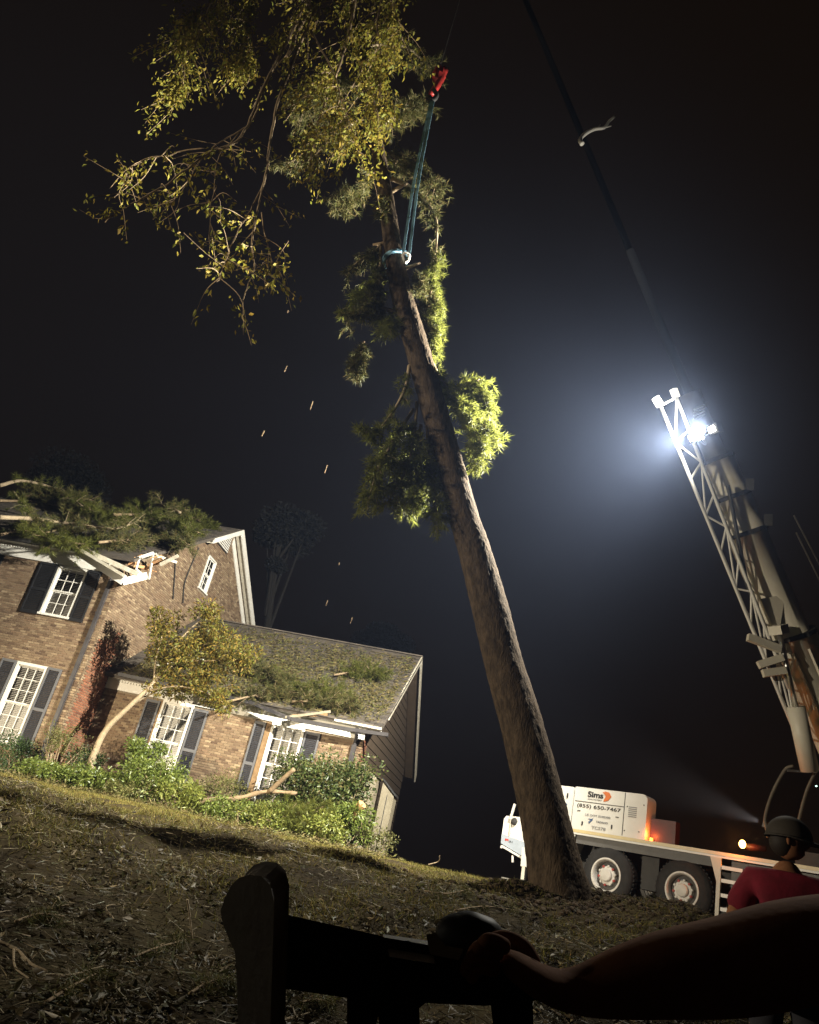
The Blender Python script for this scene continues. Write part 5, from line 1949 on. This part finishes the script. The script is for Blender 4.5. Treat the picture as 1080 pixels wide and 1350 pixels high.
# leaf litter and chips, thick in the foreground, bare soil between the heaps
n = 330000
x, y = rng.uniform(-7, 7, n), 2.2 + 12 * rng.random(n) ** 1.5
c = clump(x, y, 1.9, 1.1)
keep = rng.random(n) < np.clip((c - 0.36) * 3.2, 0.16, 1) * (1 - 0.93 * shade_band(x, y)) * np.clip(1.25 - (y - 5.5) * 0.26, 0.06, 1)
x, y, c = x[keep], y[keep], c[keep]
n = len(x)
P = np.stack([x, y, gz(x, y) + rng.uniform(0.0, 1, n) * (0.02 + 0.10 * np.clip(c - 0.45, 0, 1))], -1)
D = rng.normal(size=(n, 3)) * (1, 1, 0.45)
big = rng.random(n) ** 2.5
mb = MB()
leaves(mb, P, D, 0.018 + .085 * big, (0.008 + .048 * big) * rng.uniform(.35, 1, n), 0.3, rng)
k = 70000
xs_, ys_ = rng.uniform(-7, 7, k), 2.2 + 10 * rng.random(k) ** 1.4
needles(mb, np.stack([xs_, ys_, gz(xs_, ys_) + rng.uniform(0, .04, k)], -1), rng.normal(size=(k, 3)) * (1, 1, .22), rng.uniform(.05, .22, k), 0.007, rng)
tag(mb.build('leaf_litter', 'litter'), 'brown fallen leaves and wood chips covering the near ground', 'leaf litter', kind='stuff')
# straw at the bed edge in front of the shrubs
n = 5000
u = rng.random(n)
Pp = np.array([yard(0 + 500 * q, 1045 + 70 * q, -2.0) for q in u[:400]])
idx = rng.integers(0, 400, n)
P = Pp[idx] + rng.normal(size=(n, 3)) * (0.5, 0.7, 0)
P[:, 2] = gz(P[:, 0], P[:, 1]) + rng.uniform(0, .12, n)
mb = MB()
leaves(mb, P, rng.normal(size=(n, 3)) * (1, 1, .5), rng.uniform(.06, .2, n), rng.uniform(.012, .04, n), 0.2, rng)
tag(mb.build('bed_debris', 'straw'), 'pale straw and broken twigs strewn along the bed edge', 'debris', kind='stuff')
# soil clods at the trunk
n = 1500
mb = MB()
for i in range(n):
    xx, yy = 4.3 + rng.normal() * 1.6, 11.7 + rng.normal() * 0.7
    r = rng.uniform(.012, .05)
    c = np.array([xx, yy, float(gz(xx, yy)) + r * .3])
    mb.blob(c, r, (1, 1, .7), .6, (6, 4), i)
tag(mb.build('soil_clods', 'soil_clod'), 'dark torn soil clods heaped round the base of the pine', 'soil', kind='stuff')
# fallen twigs in the foreground, each its own thing
TWG = [([(0, 1242), (22, 1252), (40, 1270), (62, 1280)], 'pale forked twig at the lower left edge of the ground', .012),
       ([(60, 1285), (95, 1285), (140, 1272)], 'pale thin twig lying right of the forked twig', .008),
       ([(18, 1252), (20, 1275), (38, 1290)], 'short curved twig below the forked twig', .007),
       ([(247, 1186), (250, 1205), (254, 1240)], 'straight pale stick standing up in the litter left of the tool', .010),
       ([(370, 1345), (392, 1340), (408, 1335)], 'light wood splinter below the black tool', .008),
       ([(150, 1212), (140, 1195), (165, 1192)], 'dim bent twig in the dark band at left', .006),
       ([(565, 1140), (578, 1136), (580, 1128)], 'small pale twig at the lawn crest beside the dark', .012)]
for i, (pts, lab, r) in enumerate(TWG):
    Y0 = None
    P = []
    for j, (a, b) in enumerate(pts):
        d = ray(a, b)
        ts = np.linspace(2.5, 14 if i < 6 else 15, 600)
        pp = O + d * ts[:, None]
        under = pp[:, 2] < gz(pp[:, 0], pp[:, 1]) + 0.03
        kx = np.argmax(under) if under.any() else 599
        q = pp[kx]
        if i in (3, 6) and j < len(pts) - 1:
            q = None
        P.append(q)
    if i in (3, 6):
        base = P[-1]
        dd = (base - O) @ AF
        P = [deep(a, b, dd) for a, b in pts]
    o = thing('fallen_twig', lab, 'twig', loc=P[0], group='fallen twigs on the near ground')
    mb = MB()
    slp = smooth_line(P, 5)
    mb.tube(slp, np.linspace(r, r * .5, len(slp)), 6)
    mb.build('stem', 'bark_pale', o)

def ground_hit(px, py):
    d = ray(px, py)
    ts = np.linspace(2.0, 16, 900)
    pp = O + d * ts[:, None]
    under = pp[:, 2] < gz(pp[:, 0], pp[:, 1]) + 0.05
    return pp[np.argmax(under)] if under.any() else pp[-1]


for i, (pts, lab, nt_) in enumerate([
        ([(60, 1322), (95, 1300), (130, 1282)], 'green pine sprig on the litter near the lower left corner', 26),
        ([(175, 1262), (205, 1250), (240, 1240)], 'green pine sprig lying right of the pale twigs', 26),
        ([(20, 1215), (50, 1205), (85, 1208)], 'dim green pine sprig at the left edge above the forked twig', 20),
        ([(250, 1310), (275, 1295), (300, 1290)], 'green pine sprig touching the left of the grey paddle', 22),
        ([(395, 1322), (420, 1318), (440, 1325)], 'green sprig seen below the black tool', 14),
        ([(600, 1200), (640, 1195), (680, 1200)], 'green pine sprig on the soil left of the pine base', 26),
        ([(560, 1175), (590, 1178), (620, 1172)], 'yellowish sprig on the lawn left of the pine', 22)]):
    bough('pine_sprig', lab, 'branch', [ground_hit(*q) for q in pts], .009, .004, nt_, 0.16, group='pine sprigs on the near ground', seed=400 + i, mat='needle_dark', L=0.085, W=0.006, k=12, twig_r=.004, droop=0.6)

# ------------------------------------------------------------------ haze
mb = MB()
mb.box(-156, 156, -66, 196, -2.0, 34)
hz = mb.build('haze', 'trim')
hz['kind'] = 'stuff'
hm = bpy.data.materials.new('haze')
hm.use_nodes = True
for nd in list(hm.node_tree.nodes):
    if nd.type == 'BSDF_PRINCIPLED':
        hm.node_tree.nodes.remove(nd)
pv = hm.node_tree.nodes.new('ShaderNodeVolumePrincipled')
pv.inputs['Color'].default_value = (0.48, 0.62, 1.0, 1)
pv.inputs['Density'].default_value = 0.0020
pv.inputs['Anisotropy'].default_value = 0.82
hm.node_tree.links.new(pv.outputs[0], hm.node_tree.nodes['Material Output'].inputs['Volume'])
hz.data.materials.clear()
hz.data.materials.append(hm)
